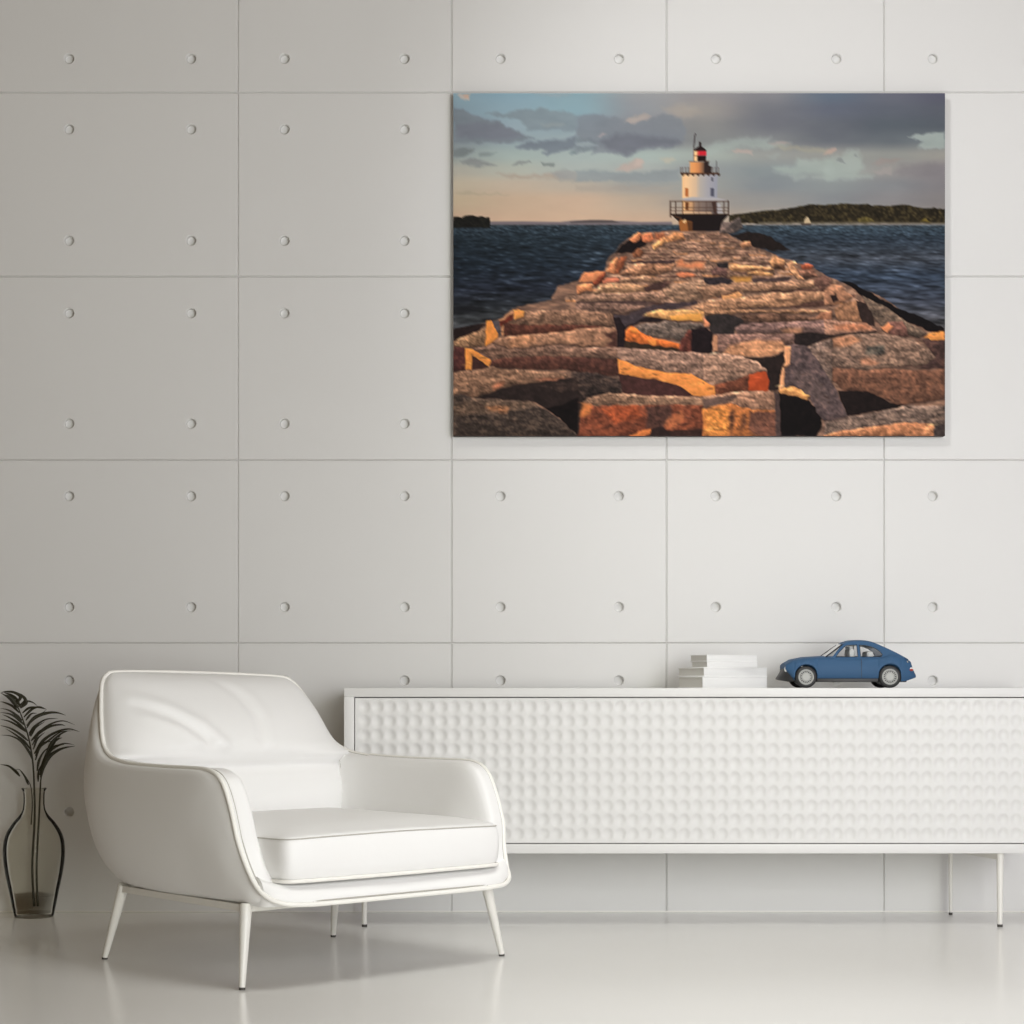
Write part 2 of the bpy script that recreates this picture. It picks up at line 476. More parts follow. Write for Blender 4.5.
    # wheels
    for px, pz, pr in wheels:
        for s in (-1, 1):
            r_ = cz(pz)-.0002; R = (pr-2)/K
            c = (cx(px), s*(W-.006), R)
            prof = [(R*.70, -.011), (R*.93, -.011), (R, -.007), (R, .007), (R*.93, .011), (R*.74, .0112), (R*.70, .0085)]
            V, Fw = lathe(prof, 40)
            rot = Matrix.Rotation(-s*PI/2, 4, 'X')
            w_ = obj('wheel', [rot @ Vector(v) + Vector(c) for v in V], Fw, M_black, t, sharp=60)
            prof = [(0, .0095), (R*.34, .0095), (R*.38, .0075), (R*.58, .0075), (R*.62, .0105), (R*.70, .0105), (R*.72, .006), (0, .004)]
            V, Fw = lathe(prof, 40)
            obj('wheel_rim', [rot @ Vector(v) + Vector(c) for v in V], Fw, M_chrome, w_, sharp=40)
            sl = []
            for k in range(18):
                a = 2*PI*k/18
                bm = bmesh.new(); bm_box(bm, (R*.42, -R*.045, .0070), (R*.56, R*.045, .0086), 0)
                mm = Matrix.Translation(c) @ rot @ Matrix.Rotation(a, 4, 'Z')
                sl.append(([mm @ v.co for v in bm.verts], [[v.index for v in f.verts] for f in (bm.verts.index_update() or bm.faces)])); bm.free()
            obj('vent_slots', *merge(*sl), M_black, w_, smooth=False)
    # trim
    for s in (-1, 1):
        box('sill', (cx(285), s*(W-.003)-.004, cz(325)), (cx(682), s*(W-.003)+.004, cz(303)), M_black, t, .0015)
    bm = bmesh.new(); vs = bm_box(bm, (cx(140), -.060, cz(324)), (cx(830), .060, cz(312)), .002); bobj('underbody', bm, M_black, t)
    V = []
    for k in range(21):
        u = -1+2*k/20; q = 1-abs(u)**3
        y = u*(W-.004); x_ = cx(38)+(1-q)*.030
        b_ = lambda a, c: (cx(a)+(1-q)*.028*(141-a)/103, y*(.90+.10*min(1, (a-38)/60)), cz(c))
        V += [b_(38, 306), b_(62, 270), b_(80, 240), b_(90, 246), b_(140, 316), b_(134, 323), b_(60, 314)]
    bf = obj('front_bumper', V, gridfaces(21, 7, wrap=True)+[tuple(range(7)), tuple(range(146, 139, -1))], M_black, t, sharp=40)
    V = []
    for k in range(21):
        u = -1+2*k/20; q = 1-abs(u)**4
        y = u*(W-.006); x_ = cx(942)-(1-q)*.022
        V += [(x_, y, cz(287)), (x_-.012, y*.99, cz(268)), (x_-.034, y*.97, cz(272)), (x_-.034, y*.97, cz(318)), (x_-.010, y*.99, cz(300))]
    obj('rear_bumper', V, gridfaces(21, 5, wrap=True)+[(0, 1, 2, 3, 4), (104, 103, 102, 101, 100)], M_blue, t, sharp=40)
    for s in (-1, 1):
        for nm, px, pz, rx, rz_, m, yy in (('headlamp', 86, 244, .005, .009, M_white, .060), ('tail_lamp', 892, 246, .0125, .0075, M_white, .0655), ('tail_lens', 900, 249, .007, .0042, M_red, .0690), ('quarter_vent', 872, 206, .006, .009, M_chrome, .0640)):
            bm = bmesh.new(); bmesh.ops.create_uvsphere(bm, u_segments=20, v_segments=12, radius=1)
            for v in bm.verts: v.co = Vector((cx(px)+v.co.x*rx, s*yy+v.co.y*.006, cz(pz)+v.co.z*rz_))
            bobj(nm, bm, m, t, sharp=80)
        o = box('door_seam', (cx(571), s*(W+.0028)-.0008, cz(300)), (cx(573), s*(W+.0028)+.0002, cz(175)), M_black, t, 0)
build_car()

# ------------------------------------------------------------------ vase and palm leaves
VX, VY = at(34, 0, -.125)[0], -.125
def build_vase():
    t = thing('glass_vase', 'smoky clear glass bottle vase on the floor left of the armchair', 'vase', (VX, VY, 0))
    outer = catmull([(r, z_, 0) for r, z_ in ((.061, .002), (.064, .010), (.069, .035), (.079, .085), (.0915, .145), (.0980, .200), (.0955, .245), (.086, .275), (.067, .305), (.047, .328), (.0365, .347), (.0335, .368), (.0335, .392), (.0355, .406), (.0405, .4155))], 5)
    prof = [(0, .0)]+[(.058, 0)]+[(p[0], p[1]) for p in outer]
    inner = [(max(p[0]-.0035, .004), p[1]) for p in outer[::-1] if p[1] > .016]+[(.062, .014), (0, .013)]
    V, Fv = lathe(prof+[(.0388, .4168)]+inner, 56)
    obj('vessel', V, Fv, G_vase, t, sharp=60)
    ws = [(p[0]-.0042, p[1]) for p in outer if .017 < p[1] < .070]
    V, Fv = lathe([(0, .0145), (.0615, .0150)]+ws+[(ws[-1][0]+.0006, .0705), (ws[-1][0]-.006, .069), (0, .069)], 56)
    obj('water', V, Fv, G_water, t, sharp=60)
build_vase()

def fern_pt(p, dy=0.0): return Vector(at(p[0]/9.31, 685+p[1]/9.31, VY+dy))
def frond(label, stem, stem_dy, leaves, r0=.0042):
    base = fern_pt(stem[0], stem_dy[0])
    t = thing('palm_frond', label, 'palm frond', base, 0, 'palm fronds in the glass vase')
    pts = catmull([fern_pt(p, q)-base for p, q in zip(stem, stem_dy)], 6)
    rr = [r0*(1-.72*i/(len(pts)-1)) for i in range(len(pts))]
    obj('stem', *tube(pts, rr, 8), M_stem, t)
    parts = []
    for lf in leaves:
        wd = lf[0]; ctl = lf[1:]
        dys = [c[2] if len(c) > 2 else .0 for c in ctl]
        path = catmull([fern_pt(c, q)-base for c, q in zip(ctl, dys)], 7)
        m = len(path)
        V, Fl = [], []
        for i, p in enumerate(path):
            s = i/(m-1)
            w = wd*2.05*(.35+.65*min(1, s*4))*max(.05, (1-s)**.7)
            tn = path[min(i+1, m-1)]-path[max(i-1, 0)]; tn = Vector(tn).normalized()
            sd = tn.cross(Vector((0.25, -1, .15))).normalized()
            nn = sd.cross(tn)*w*.45
            p = Vector(p)
            V += [p-sd*w+nn, p-nn*.2, p+sd*w+nn, p+nn*.5]
        Fl = gridfaces(m, 4, wrap=True)
        parts.append((V, Fl))
    if parts: obj('leaflets', *merge(*parts), M_green, t)
rnd = random.Random(3)
L1 = []
mainstem = [(318, 2060), (300, 1700), (322, 1250), (318, 960), (305, 720), (268, 500), (222, 350), (170, 215), (120, 120), (40, 70)]
def J(): return rnd.uniform(-.035, .035)
for w, pts in ((.0026, [(300, 690), (262, 610), (190, 520), (100, 475), (5, 466)]), (.0024, [(285, 600), (230, 530), (165, 478), (110, 440), (50, 405)]),
               (.0026, [(262, 520), (190, 460), (100, 405), (0, 375)]), (.0026, [(250, 440), (180, 390), (90, 340), (0, 318)]), (.0024, [(240, 420), (160, 350), (80, 300), (20, 275)]),
               (.0028, [(222, 370), (160, 310), (90, 270), (0, 255)]), (.0026, [(205, 330), (150, 280), (80, 235), (0, 215)]), (.0026, [(180, 260), (120, 200), (60, 170), (0, 152)]),
               (.003, [(165, 215), (110, 150), (60, 105), (0, 70)]), (.003, [(175, 225), (130, 150), (80, 105), (20, 85)]), (.003, [(190, 205), (150, 130), (100, 90), (45, 70)]),
               (.0034, [(150, 180), (190, 110), (130, 70), (60, 62), (10, 70)]), (.0034, [(170, 200), (235, 150), (210, 105), (150, 75), (80, 62)]), (.0032, [(190, 215), (245, 165), (225, 125), (160, 85)]),
               (.0022, [(215, 200), (250, 155), (300, 160), (350, 195)]), (.0024, [(210, 260), (270, 215), (340, 208), (435, 228)]), (.0026, [(222, 300), (300, 225), (370, 205), (432, 225)]),
               (.0036, [(250, 380), (330, 300), (440, 262), (530, 258), (612, 282)]), (.0022, [(240, 330), (290, 270), (345, 262)]), (.0024, [(250, 400), (300, 320), (380, 270), (430, 235)]),
               (.0024, [(270, 450), (330, 380), (430, 320), (540, 310)]), (.0022, [(300, 560), (370, 440), (480, 360), (590, 335), (700, 372)]), (.0032, [(290, 520), (370, 440), (470, 385), (560, 370), (610, 380)]),
               (.003, [(320, 640), (400, 520), (520, 440), (640, 410), (742, 435)]), (.0026, [(330, 700), (370, 580), (450, 520), (560, 440), (680, 425)]), (.0024, [(275, 470), (300, 420), (345, 378)]),
               (.0024, [(330, 660), (380, 560), (440, 530), (500, 528)]), (.0022, [(285, 480), (330, 400), (420, 340)]), (.0022, [(310, 600), (350, 500), (420, 440)])):
    dy = J()
    L1.append([w]+[(p[0], p[1], dy*i/(len(pts)-1)) for i, p in enumerate(pts)])
frond('largest palm frond in the vase, arching left with leaflets on both sides', mainstem, [0.0, .0, .0, 0, 0, 0, 0, 0, 0, 0], L1)
L2 = []
for w, pts in ((.0042, [(380, 860), (420, 700), (470, 570), (530, 510), (580, 490)]), (.004, [(400, 790), (450, 680), (520, 620), (600, 585), (700, 568)]), (.0026, [(440, 660), (500, 580), (550, 560), (600, 555)]),
               (.0024, [(470, 610), (530, 570), (600, 545), (690, 555)]), (.0026, [(370, 840), (395, 740), (430, 640), (470, 580)]), (.0026, [(345, 800), (365, 700), (410, 620), (480, 560)]),
               (.003, [(430, 650), (480, 540), (560, 460), (640, 425)]), (.0022, [(355, 900), (360, 800), (400, 720)])):
    dy = J()
    L2.append([w]+[(p[0], p[1], -.012+dy*i/(len(pts)-1)) for i, p in enumerate(pts)])
frond('upright palm frond leaning right from the vase beside the largest frond', [(352, 2060), (340, 1700), (362, 1250), (375, 960), (385, 850), (420, 720), (480, 590), (560, 470)], [-.012]*8, L2, .0040)
L3 = [[.003]+[(185, 850, .012), (140, 800, .02), (80, 755, .03), (0, 738, .035)], [.0024]+[(265, 930, .012), (235, 860, .012), (180, 783, .015)]]
frond('small drooping palm sprig low on the left rim of the vase', [(290, 1300), (300, 1120), (290, 960), (250, 870), (185, 790), (130, 790)], [.012]*6, L3, .0022)
# ------------------------------------------------------------------ canvas print
# the printed seascape is drawn once into an array of ink colours and laid on
# the front of the canvas as a colour attribute, one value per mesh point
class Ink:
    X0, Y0, W, H, S = 453, 93, 492, 343, 2
    def __init__(s):
        s.h, s.w = s.H*s.S, s.W*s.S
        s.a = np.zeros((s.h, s.w, 3)); s.rng = np.random.RandomState(5)
        yy, xx = np.mgrid[0:s.h, 0:s.w]
        s.px = s.X0+(xx+.5)/s.S; s.py = s.Y0+(yy+.5)/s.S
    def noise(s, fx, fy, octv=4, seed=0, gain=.55):
        out = np.zeros((s.h, s.w)); amp = 1; tot = 0
        for o in range(octv):
            r = np.random.RandomState(seed*17+o)
            gx = (s.px-s.X0)*fx*2**o; gy = (s.py-s.Y0)*fy*2**o
            L = r.rand(int(gy.max())+3, int(gx.max())+3)
            ix = gx.astype(int); iy = gy.astype(int); tx = gx-ix; ty = gy-iy
            tx = tx*tx*(3-2*tx); ty = ty*ty*(3-2*ty)
            v = (L[iy, ix]*(1-tx)+L[iy, ix+1]*tx)*(1-ty)+(L[iy+1, ix]*(1-tx)+L[iy+1, ix+1]*tx)*ty
            out += amp*(v-.5)*2; tot += amp; amp *= gain
        return out/tot
    def mask(s, pts, soft=0.0, wob=0.0):
        P = np.array(pts, float); pad = 3+soft*3+wob*2
        x0, y0 = P.min(0)-pad; x1, y1 = P.max(0)+pad
        i0 = max(0, int((y0-s.Y0)*s.S)); i1 = min(s.h, int((y1-s.Y0)*s.S)+1)
        j0 = max(0, int((x0-s.X0)*s.S)); j1 = min(s.w, int((x1-s.X0)*s.S)+1)
        if i1 <= i0 or j1 <= j0: return None
        sl = (slice(i0, i1), slice(j0, j1))
        X = s.px[sl].copy(); Y = s.py[sl].copy()
        if wob: X += wob*s.wx_[sl]; Y += wob*s.wy_[sl]
        ins = np.zeros(X.shape, bool); dist = np.full(X.shape, 1e9); rim = np.zeros(X.shape)
        area2 = np.sum(P[:, 0]*np.roll(P[:, 1], -1)-np.roll(P[:, 0], -1)*P[:, 1])
        sg = 1 if area2 > 0 else -1
        n = len(P)
        for k in range(n):
            ax, ay = P[k]; bx, by = P[(k+1) % n]
            if ay != by:
                c = ((ay > Y) != (by > Y)) & (X < (bx-ax)*(Y-ay)/(by-ay)+ax); ins ^= c
            L2 = (bx-ax)**2+(by-ay)**2+1e-9
            t = np.clip(((X-ax)*(bx-ax)+(Y-ay)*(by-ay))/L2, 0, 1)
            dk_ = np.hypot(X-ax-t*(bx-ax), Y-ay-t*(by-ay))
            Lk = math.sqrt(L2); onx, ony = sg*(by-ay)/Lk, -sg*(bx-ax)/Lk      # outward normal of this edge
            rim = np.where(dk_ < dist, -.85*ony-.45*onx, rim); dist = np.minimum(dist, dk_)
        sd = np.where(ins, dist, -dist); q = max(.35, soft)
        s.rim_ = rim*np.exp(-dist/2.2)+.35*rim*np.exp(-dist/6)
        return sl, np.clip(sd/(2*q)+.5, 0, 1)
    def poly(s, pts, col, tex=None, soft=0.0, wob=0.0, op=1.0, edge=0.0):
        r = s.mask(pts, soft, wob)
        if r is None: return
        sl, m = r
        c = np.array(col, float)*np.ones(m.shape+(3,))
        if tex is not None:
            n, amp, tint = tex
            k = n[sl][..., None]
            c = c*(1+amp*k)+np.array(tint)*np.clip(k, 0, 1)
        if edge: c = c*(1+edge*s.rim_[..., None])
        m = (m*op)[..., None]
        s.a[sl] = s.a[sl]*(1-m)+c*m
    def line(s, p, w, col, op=1.0):
        for a, b in zip(p[:-1], p[1:]):
            dx, dy = b[0]-a[0], b[1]-a[1]; L = math.hypot(dx, dy)+1e-9
            nx, ny = -dy/L*w/2, dx/L*w/2
            s.poly([(a[0]+nx, a[1]+ny), (b[0]+nx, b[1]+ny), (b[0]-nx, b[1]-ny), (a[0]-nx, a[1]-ny)], col, op=op)

def draw_print():
    I = Ink()
    T = {'A': (448, 310, 8), 'B': (576, 310, 8), 'C': (704, 310, 8), 'D': (824, 310, 8), 'E': (576, 220, 8), 'F': (704, 220, 8), 'G': (448, 210, 8), 'H': (824, 210, 8),
         'P': (448, 88, 8), 'Q': (576, 88, 8), 'R': (704, 88, 8), 'S': (824, 88, 8), 'L': (660, 130, 9.31)}
    def tp(t, *v):
        ox, oy, k = T[t]; return [(ox+v[i]/k, oy+v[i+1]/k) for i in range(0, len(v), 2)]
    I.wx_ = I.noise(.16, .16, 3, 1); I.wy_ = I.noise(.16, .16, 3, 2)
    # --- sky: broad colour field
    gx = [453, 515, 576, 640, 704, 770, 832, 890, 945]; gy = [93, 110, 125, 140, 155, 170, 185, 200, 223]
    tab = [[(140,165,178),(140,168,182),(138,165,175),(150,152,155),(148,145,146),(130,130,135),(98,110,125),(104,106,118),(88,88,104)],
           [(138,160,172),(145,170,182),(140,168,178),(142,146,151),(150,146,142),(112,114,121),(98,103,116),(92,97,108),(88,92,102)],
           [(132,148,158),(150,168,178),(138,155,165),(135,138,142),(135,135,134),(112,114,121),(100,104,112),(88,95,103),(86,92,100)],
           [(135,146,152),(150,166,172),(155,170,174),(130,135,142),(130,132,132),(125,128,130),(104,108,115),(100,106,112),(120,128,130)],
           [(150,160,160),(166,180,176),(164,176,174),(165,178,173),(160,168,162),(146,148,145),(146,147,143),(142,144,140),(150,148,142)],
           [(178,175,164),(176,180,170),(168,176,172),(163,168,165),(145,150,150),(132,140,142),(150,157,153),(148,146,143),(130,125,128)],
           [(192,180,160),(192,177,159),(180,170,156),(152,153,150),(150,152,148),(130,136,140),(136,142,143),(130,132,135),(125,122,125)],
           [(194,176,150),(197,173,149),(198,172,149),(178,162,145),(152,147,141),(143,142,140),(130,133,136),(132,130,132),(128,124,124)],
           [(198,168,144),(201,172,147),(201,172,147),(197,169,145),(182,162,142),(168,154,141),(160,150,140),(150,140,132),(140,132,125)]]
    tab = np.array(tab, float)
    def bil(X, Y):
        i = np.clip(np.searchsorted(gy, Y)-1, 0, len(gy)-2); j = np.clip(np.searchsorted(gx, X)-1, 0, len(gx)-2)
        gxa, gya = np.array(gx), np.array(gy)
        t = np.clip((X-gxa[j])/(gxa[j+1]-gxa[j]), 0, 1)[..., None]; u = np.clip((Y-gya[i])/(gya[i+1]-gya[i]), 0, 1)[..., None]
        t = t*t*(3-2*t); u = u*u*(3-2*u)
        return (tab[i, j]*(1-t)+tab[i, j+1]*t)*(1-u)+(tab[i+1, j]*(1-t)+tab[i+1, j+1]*t)*u
    I.a = bil(I.px, I.py)
    cn = I.noise(.025, .07, 4, 3)
    I.a += cn[..., None]*np.array((5, 5, 4))
    ct = (I.noise(.04, .10, 4, 4), .06, (0, 0, 0))
    def cl(t, col, *v, soft=1.6, op=.9): I.poly(tp(t, *v), col, ct, soft, 2.6, op)
    # clouds
    cl('P', (124, 133, 141), 40,165, 120,165, 170,205, 240,230, 330,260, 420,262, 470,310, 560,345, 610,380, 690,405, 600,425, 430,435, 250,440, 120,430, 40,440)
    cl('P', (121, 125, 136), 60,300, 330,270, 430,290, 600,385, 430,420, 200,400, 60,380, soft=2.5, op=.8)
    cl('P', (130, 143, 150), 290,205, 470,200, 560,175, 760,165, 940,180, 1024,225, 1024,345, 760,330, 640,330, 560,250, 470,225, 400,232)
    cl('P', (150, 158, 158), 740,290, 840,275, 930,290, 900,305, 790,305, soft=2, op=.6)
    cl('P', (119, 128, 138), 530,470, 640,430, 800,415, 930,410, 1024,385, 1024,470, 920,500, 800,530, 740,525, 790,495, 660,490, 570,490)
    cl('P', (112, 126, 132), 970,525, 1000,490, 1024,480, 1024,525, op=.7)
    cl('P', (122, 130, 132), 40,490, 130,480, 210,490, 190,525, 110,540, 40,548)
    cl('P', (125, 135, 135), 235,515, 300,508, 380,518, 330,535, 250,540, op=.7)
    cl('P', (132, 136, 136), 100,585, 170,565, 250,570, 300,600, 390,625, 230,630, 150,620, op=.85)
    cl('P', (140, 145, 143), 500,625, 540,580, 580,592, 660,575, 670,590, 600,608, 550,615, soft=1.0)
    cl('P', (132, 140, 138), 745,595, 860,597, 850,622, 760,625, soft=1.0)
    cl('P', (168, 152, 140), 380,685, 500,685, 620,700, 760,690, 900,670, 1024,670, 1024,745, 880,740, 760,715, 580,725, 480,705, soft=2, op=.75)
    cl('P', (148, 152, 152), 830,680, 930,655, 1024,670, 1024,745, 880,740, soft=2.5, op=.8)
    cl('P', (172, 160, 140), 60,828, 180,822, 240,845, 400,842, 480,860, 240,856, 80,840, soft=1.2, op=.7)
    cl('P', (205, 190, 178), 70,50, 170,40, 160,90, 100,90, soft=1.0, op=.8)
    cl('P', (206, 172, 150), 115,50, 165,40, 160,75, 125,75, soft=.8, op=.8)
    cl('P', (160, 165, 170), 700,45, 980,45, 880,70, 740,60, soft=2, op=.5)
    cl('Q', (124, 130, 138), 0,225, 130,200, 300,225, 400,260, 560,250, 700,200, 830,230, 880,330, 860,440, 760,470, 620,470, 500,495, 400,540, 330,520, 200,510, 130,520, 150,440, 60,420, 0,380, op=.75)
    cl('Q', (108, 111, 121), 180,430, 330,370, 560,380, 800,400, 850,450, 620,468, 500,492, 400,538, 320,520, soft=3, op=.75)
    cl('Q', (115, 124, 132), 0,395, 160,420, 160,480, 60,510, 0,520, op=.7)
    cl('Q', (160, 172, 176), 0,430, 100,425, 170,455, 60,465, 0,455, soft=1.2, op=.6)
    cl('Q', (176, 163, 155), 400,270, 440,235, 540,205, 600,225, 520,270, 440,290, soft=1.5, op=.8)
    cl('Q', (172, 160, 160), 170,380, 215,350, 240,370, 200,390, soft=1.0, op=.7)
    cl('Q', (168, 158, 148), 700,160, 830,130, 960,150, 1000,200, 860,240, 780,215, soft=3, op=.6)
    cl('Q', (188, 165, 155), 310,650, 370,615, 470,565, 530,570, 540,640, 470,650, 400,670, soft=1.6, op=.7)
    cl('Q', (196, 178, 168), 460,620, 480,565, 530,570, 525,620, soft=1.2, op=.6)
    cl('Q', (185, 178, 160), 680,565, 760,550, 800,580, 740,600, soft=1.4, op=.7)
    cl('Q', (138, 146, 149), 0,655, 150,655, 330,675, 560,670, 700,650, 830,650, 830,740, 560,750, 300,740, 0,745, soft=2, op=.8)
    cl('Q', (165, 155, 145), 0,775, 200,780, 420,785, 640,790, 820,790, 700,815, 380,810, 150,825, 0,815, soft=2, op=.6)
    cl('Q', (200, 175, 155), 10,1010, 110,1000, 60,1015, soft=1, op=.6)
    cl('R', (166, 178, 172), 0,480, 120,420, 330,395, 540,395, 520,430, 700,440, 640,470, 480,490, 300,470, 100,520, 0,530, soft=2.6, op=0.56)
    cl('R', (184, 164, 156), 210,500, 280,480, 380,495, 380,525, 260,520, soft=1.2, op=.7)
    cl('R', (168, 150, 145), 530,440, 650,430, 700,445, 600,460, soft=1.0, op=.6)
    cl('R', (162, 158, 140), 560,465, 700,460, 980,480, 1024,520, 800,500, 600,490, soft=1.8, op=.6)
    cl('R', (163, 174, 168), 540,640, 600,620, 730,620, 740,560, 900,570, 1024,560, 1024,690, 860,670, 720,700, 640,680, 560,665, soft=2.6, op=0.64)
    cl('R', (168, 178, 172), 680,700, 820,705, 800,730, 720,735, soft=2.6, op=0.60)
    cl('R', (168, 178, 172), 870,710, 1024,710, 1024,730, 880,725, soft=2.6, op=0.52)
    cl('R', (160, 170, 168), 510,540, 600,535, 570,560, soft=2.6, op=0.45)
    cl('S', (184, 158, 146), 10,500, 80,465, 95,490, 60,520, 0,530, soft=1.2, op=.8)
    cl('S', (163, 174, 168), 0,560, 130,545, 210,490, 280,500, 300,580, 320,640, 270,690, 400,690, 380,712, 120,730, 0,730, soft=2.6, op=0.64)
    cl('S', (130, 135, 135), 95,575, 130,555, 180,600, 140,600, soft=.8, op=.8)
    cl('S', (132, 136, 136), 235,540, 255,520, 275,545, soft=.7, op=.8)
    cl('S', (150, 138, 134), 380,600, 440,560, 640,565, 560,600, 440,615, soft=1.6, op=.7)
    cl('S', (160, 153, 150), 400,660, 480,645, 540,620, 530,690, 460,695, soft=1.2, op=.7)
    cl('S', (158, 168, 164), 670,390, 740,375, 860,360, 960,350, 960,480, 860,490, 740,465, 790,430, 720,410, soft=1.0, op=.9)
    cl('S', (126, 122, 126), 600,620, 960,600, 960,720, 720,710, 560,690, soft=3, op=.6)
    # --- far shore
    I.poly([(488, 221.4), (520, 221.2), (560, 221.8), (575, 220.3), (600, 219.8), (618, 220.8), (640, 221.8), (672, 221.6), (672, 226), (488, 226)], (118, 108, 112), None, .5)
    I.poly([(570, 221.5), (590, 219.9), (612, 220.2), (620, 222.6), (570, 222.8)], (84, 76, 76), None, .4)
    # --- water
    sea = I.py > 224.3
    t = np.clip((I.py-224)/105, 0, 1)[..., None]
    s_ = np.clip((I.px-560)/260, 0, 1)[..., None]
    def ramp(stops):
        k = [q[0] for q in stops]
        return np.stack([np.interp(I.py, k, [q[1][c] for q in stops]) for c in range(3)], -1)
    Lc = ramp([(224, (60, 72, 84)), (228, (48, 64, 80)), (240, (38, 52, 66)), (265, (33, 45, 60)), (290, (38, 46, 62)), (310, (44, 50, 58)), (325, (72, 78, 86))])
    Rc = ramp([(224, (84, 96, 108)), (228, (60, 80, 100)), (240, (48, 62, 80)), (258, (66, 76, 92)), (275, (56, 72, 96)), (300, (64, 74, 94)), (325, (82, 86, 96))])
    sc_ = Lc*(1-s_)+Rc*s_
    per = 1/np.clip((I.py-220)/34, .25, 3.2)
    acc = np.zeros(I.px.shape)
    rr = np.random.RandomState(9)
    # wave streaks, finer towards the horizon
    depth = np.log(np.clip(I.py-219, 2, None))
    def wav(fx, fd, seed):
        L = np.random.RandomState(seed).rand(400, 400)
        gx_ = (I.px-400)*fx*per**.5; gy_ = depth*fd
        ix = gx_.astype(int) % 398; iy = gy_.astype(int) % 398; tx = gx_-gx_.astype(int); ty = gy_-gy_.astype(int)
        tx = tx*tx*(3-2*tx); ty = ty*ty*(3-2*ty)
        return (L[iy, ix]*(1-tx)+L[iy, ix+1]*tx)*(1-ty)+(L[iy+1, ix]*(1-tx)+L[iy+1, ix+1]*tx)*ty-.5
    wv = wav(.10, 34, 1)+.9*wav(.2, 62, 2)+.5*wav(.3, 95, 3)
    sc_ = sc_*np.array((.92, .86, .80))*(1+.75*wv[..., None])+np.clip(wv-.45, 0, 1)[..., None]*np.array((70, 72, 74))
    m = np.clip((I.py-224.0)/1.2, 0, 1)[..., None]
    I.a = I.a*(1-m)+sc_*m
    I.poly(tp('G', 40,1000-75, 130,905, 330,895, 400,880, 300,925, 40,960), (88, 92, 98), None, 1, 1.5, .5)
    I.poly(tp('G', 40,700, 240,690, 250,720, 40,745), (24, 26, 32), None, 1, 1.5, .6)
    I.poly(tp('G', 40,770, 190,765, 280,790, 160,825, 40,830), (26, 26, 30), None, 1, 1.5, .7)
    # --- left island and right wooded shore
    tn = I.noise(.45, .5, 3, 11)
    I.poly(tp('G', 40,50, 80,52, 110,60, 135,42, 200,42, 240,52, 265,46, 300,58, 332,56, 332,142, 40,142), (26, 25, 23), (tn, .35, (8, 9, 4)), .3, .8)
    sh = [(729, 215), (740, 213.5), (757, 211.8), (770, 210.4), (787, 208.6), (800, 206.5), (812, 204.3), (818, 204.6), (826, 205.2), (838, 203.8), (842, 202.9), (856, 203.6), (868, 203.8), (875, 205.4), (890, 206.2), (897, 204.5), (905, 205), (914, 207), (925, 208.2), (935, 208), (946, 209.2), (946, 223), (729, 223.5)]
    I.poly(sh, (42, 36, 25), (tn, .55, (34, 30, 14)), .4, 1.2)
    I.poly([(758, 221.6), (800, 221.8), (860, 221.6), (945, 222.4), (945, 223.6), (758, 223.4)], (92, 84, 70), None, .4, .6)
    I.poly([(858, 218), (866, 216.5), (873, 219), (874, 222), (858, 222)], (98, 86, 48), (tn, .4, (20, 20, 5)), .5, 1, .8)
    I.poly([(920, 221.5), (925, 217.5), (930, 221.5)], (120, 102, 45), None, .5, 1, .8)
    I.poly([(803.5, 223.6), (804.5, 219), (807, 216.3), (809, 218.5), (811, 223.4)], (190, 168, 135), None, .4)
    I.poly([(800.5, 223.4), (812, 223.2), (810.5, 225.2), (802, 225.2)], (70, 60, 55), None, .4)
    # --- breakwater base
    rt = I.noise(.10, .42, 5, 21, .62)           # streaky stone tops
    ri = I.noise(.28, .28, 5, 22, .62)           # rough stone faces
    rs = I.noise(.05, .30, 4, 23, .6)
    rg = I.noise(.55, .75, 3, 31, .7)
    TOP = (rt*.9+.7*ri+.8*rg, .52, (26, 18, 10)); FR = (ri+.4*rg+.3*rt, .50, (16, 7, 0)); GL = (ri, .16, (8, 6, 4)); DK = (ri, .35, (4, 2, 2))
    def rk(t, col, tex, *v, soft=.35, wob=1.5, op=1.0):
        pts = tp(t, *v); col = np.array(col, float)
        if tex is TOP: col = col*(1.0, .95, .90)
        elif tex is GL: col = col*(.99, .92, .90)
        elif tex is FR: col = col*(1.0, .95, .93)
        if op == 1.0 and tex is not DK:
            I.poly([(a+.5, b+1.3) for a, b in pts], (38, 26, 24), None, .9, wob, .5)
        I.poly(pts, col, tex, soft, wob, op, 0 if tex is DK or op < 1 else .34 if tex is TOP else .26 if tex is FR else .10)
    base = [(613, 253), (622, 243), (632, 236), (640, 232.5), (660, 231.5), (682, 230), (726, 231), (732, 236), (746, 242), (764, 250), (785, 259), (811, 266), (829, 277), (854, 286), (880, 296), (905, 312), (924, 321), (946, 331), (946, 437), (452, 437), (452, 341), (470, 328), (489, 321), (498, 319), (518, 306), (550, 300), (558, 285), (576, 281), (604, 270), (608, 258)]
    I.poly(base, (118, 90, 76), (rs*.8+.7*rt, .5, (36, 22, 8)), .5, 1.6)
    # dark wet edge on the right and mound beyond
    rk('F', (30, 23, 21), DK, 225,125, 350,90, 480,105, 580,170, 690,235, 560,246, 400,215, 300,160, soft=.5)
    rk('H', (16, 12, 13), DK, 130,560, 210,570, 400,680, 560,770, 700,825, 800,865, 965,945, 965,985, 860,975, 640,880, 480,765, 300,690, 230,625)
    # far rows of slabs: thin alternating courses
    rr = np.random.RandomState(12)
    yv = 234.0
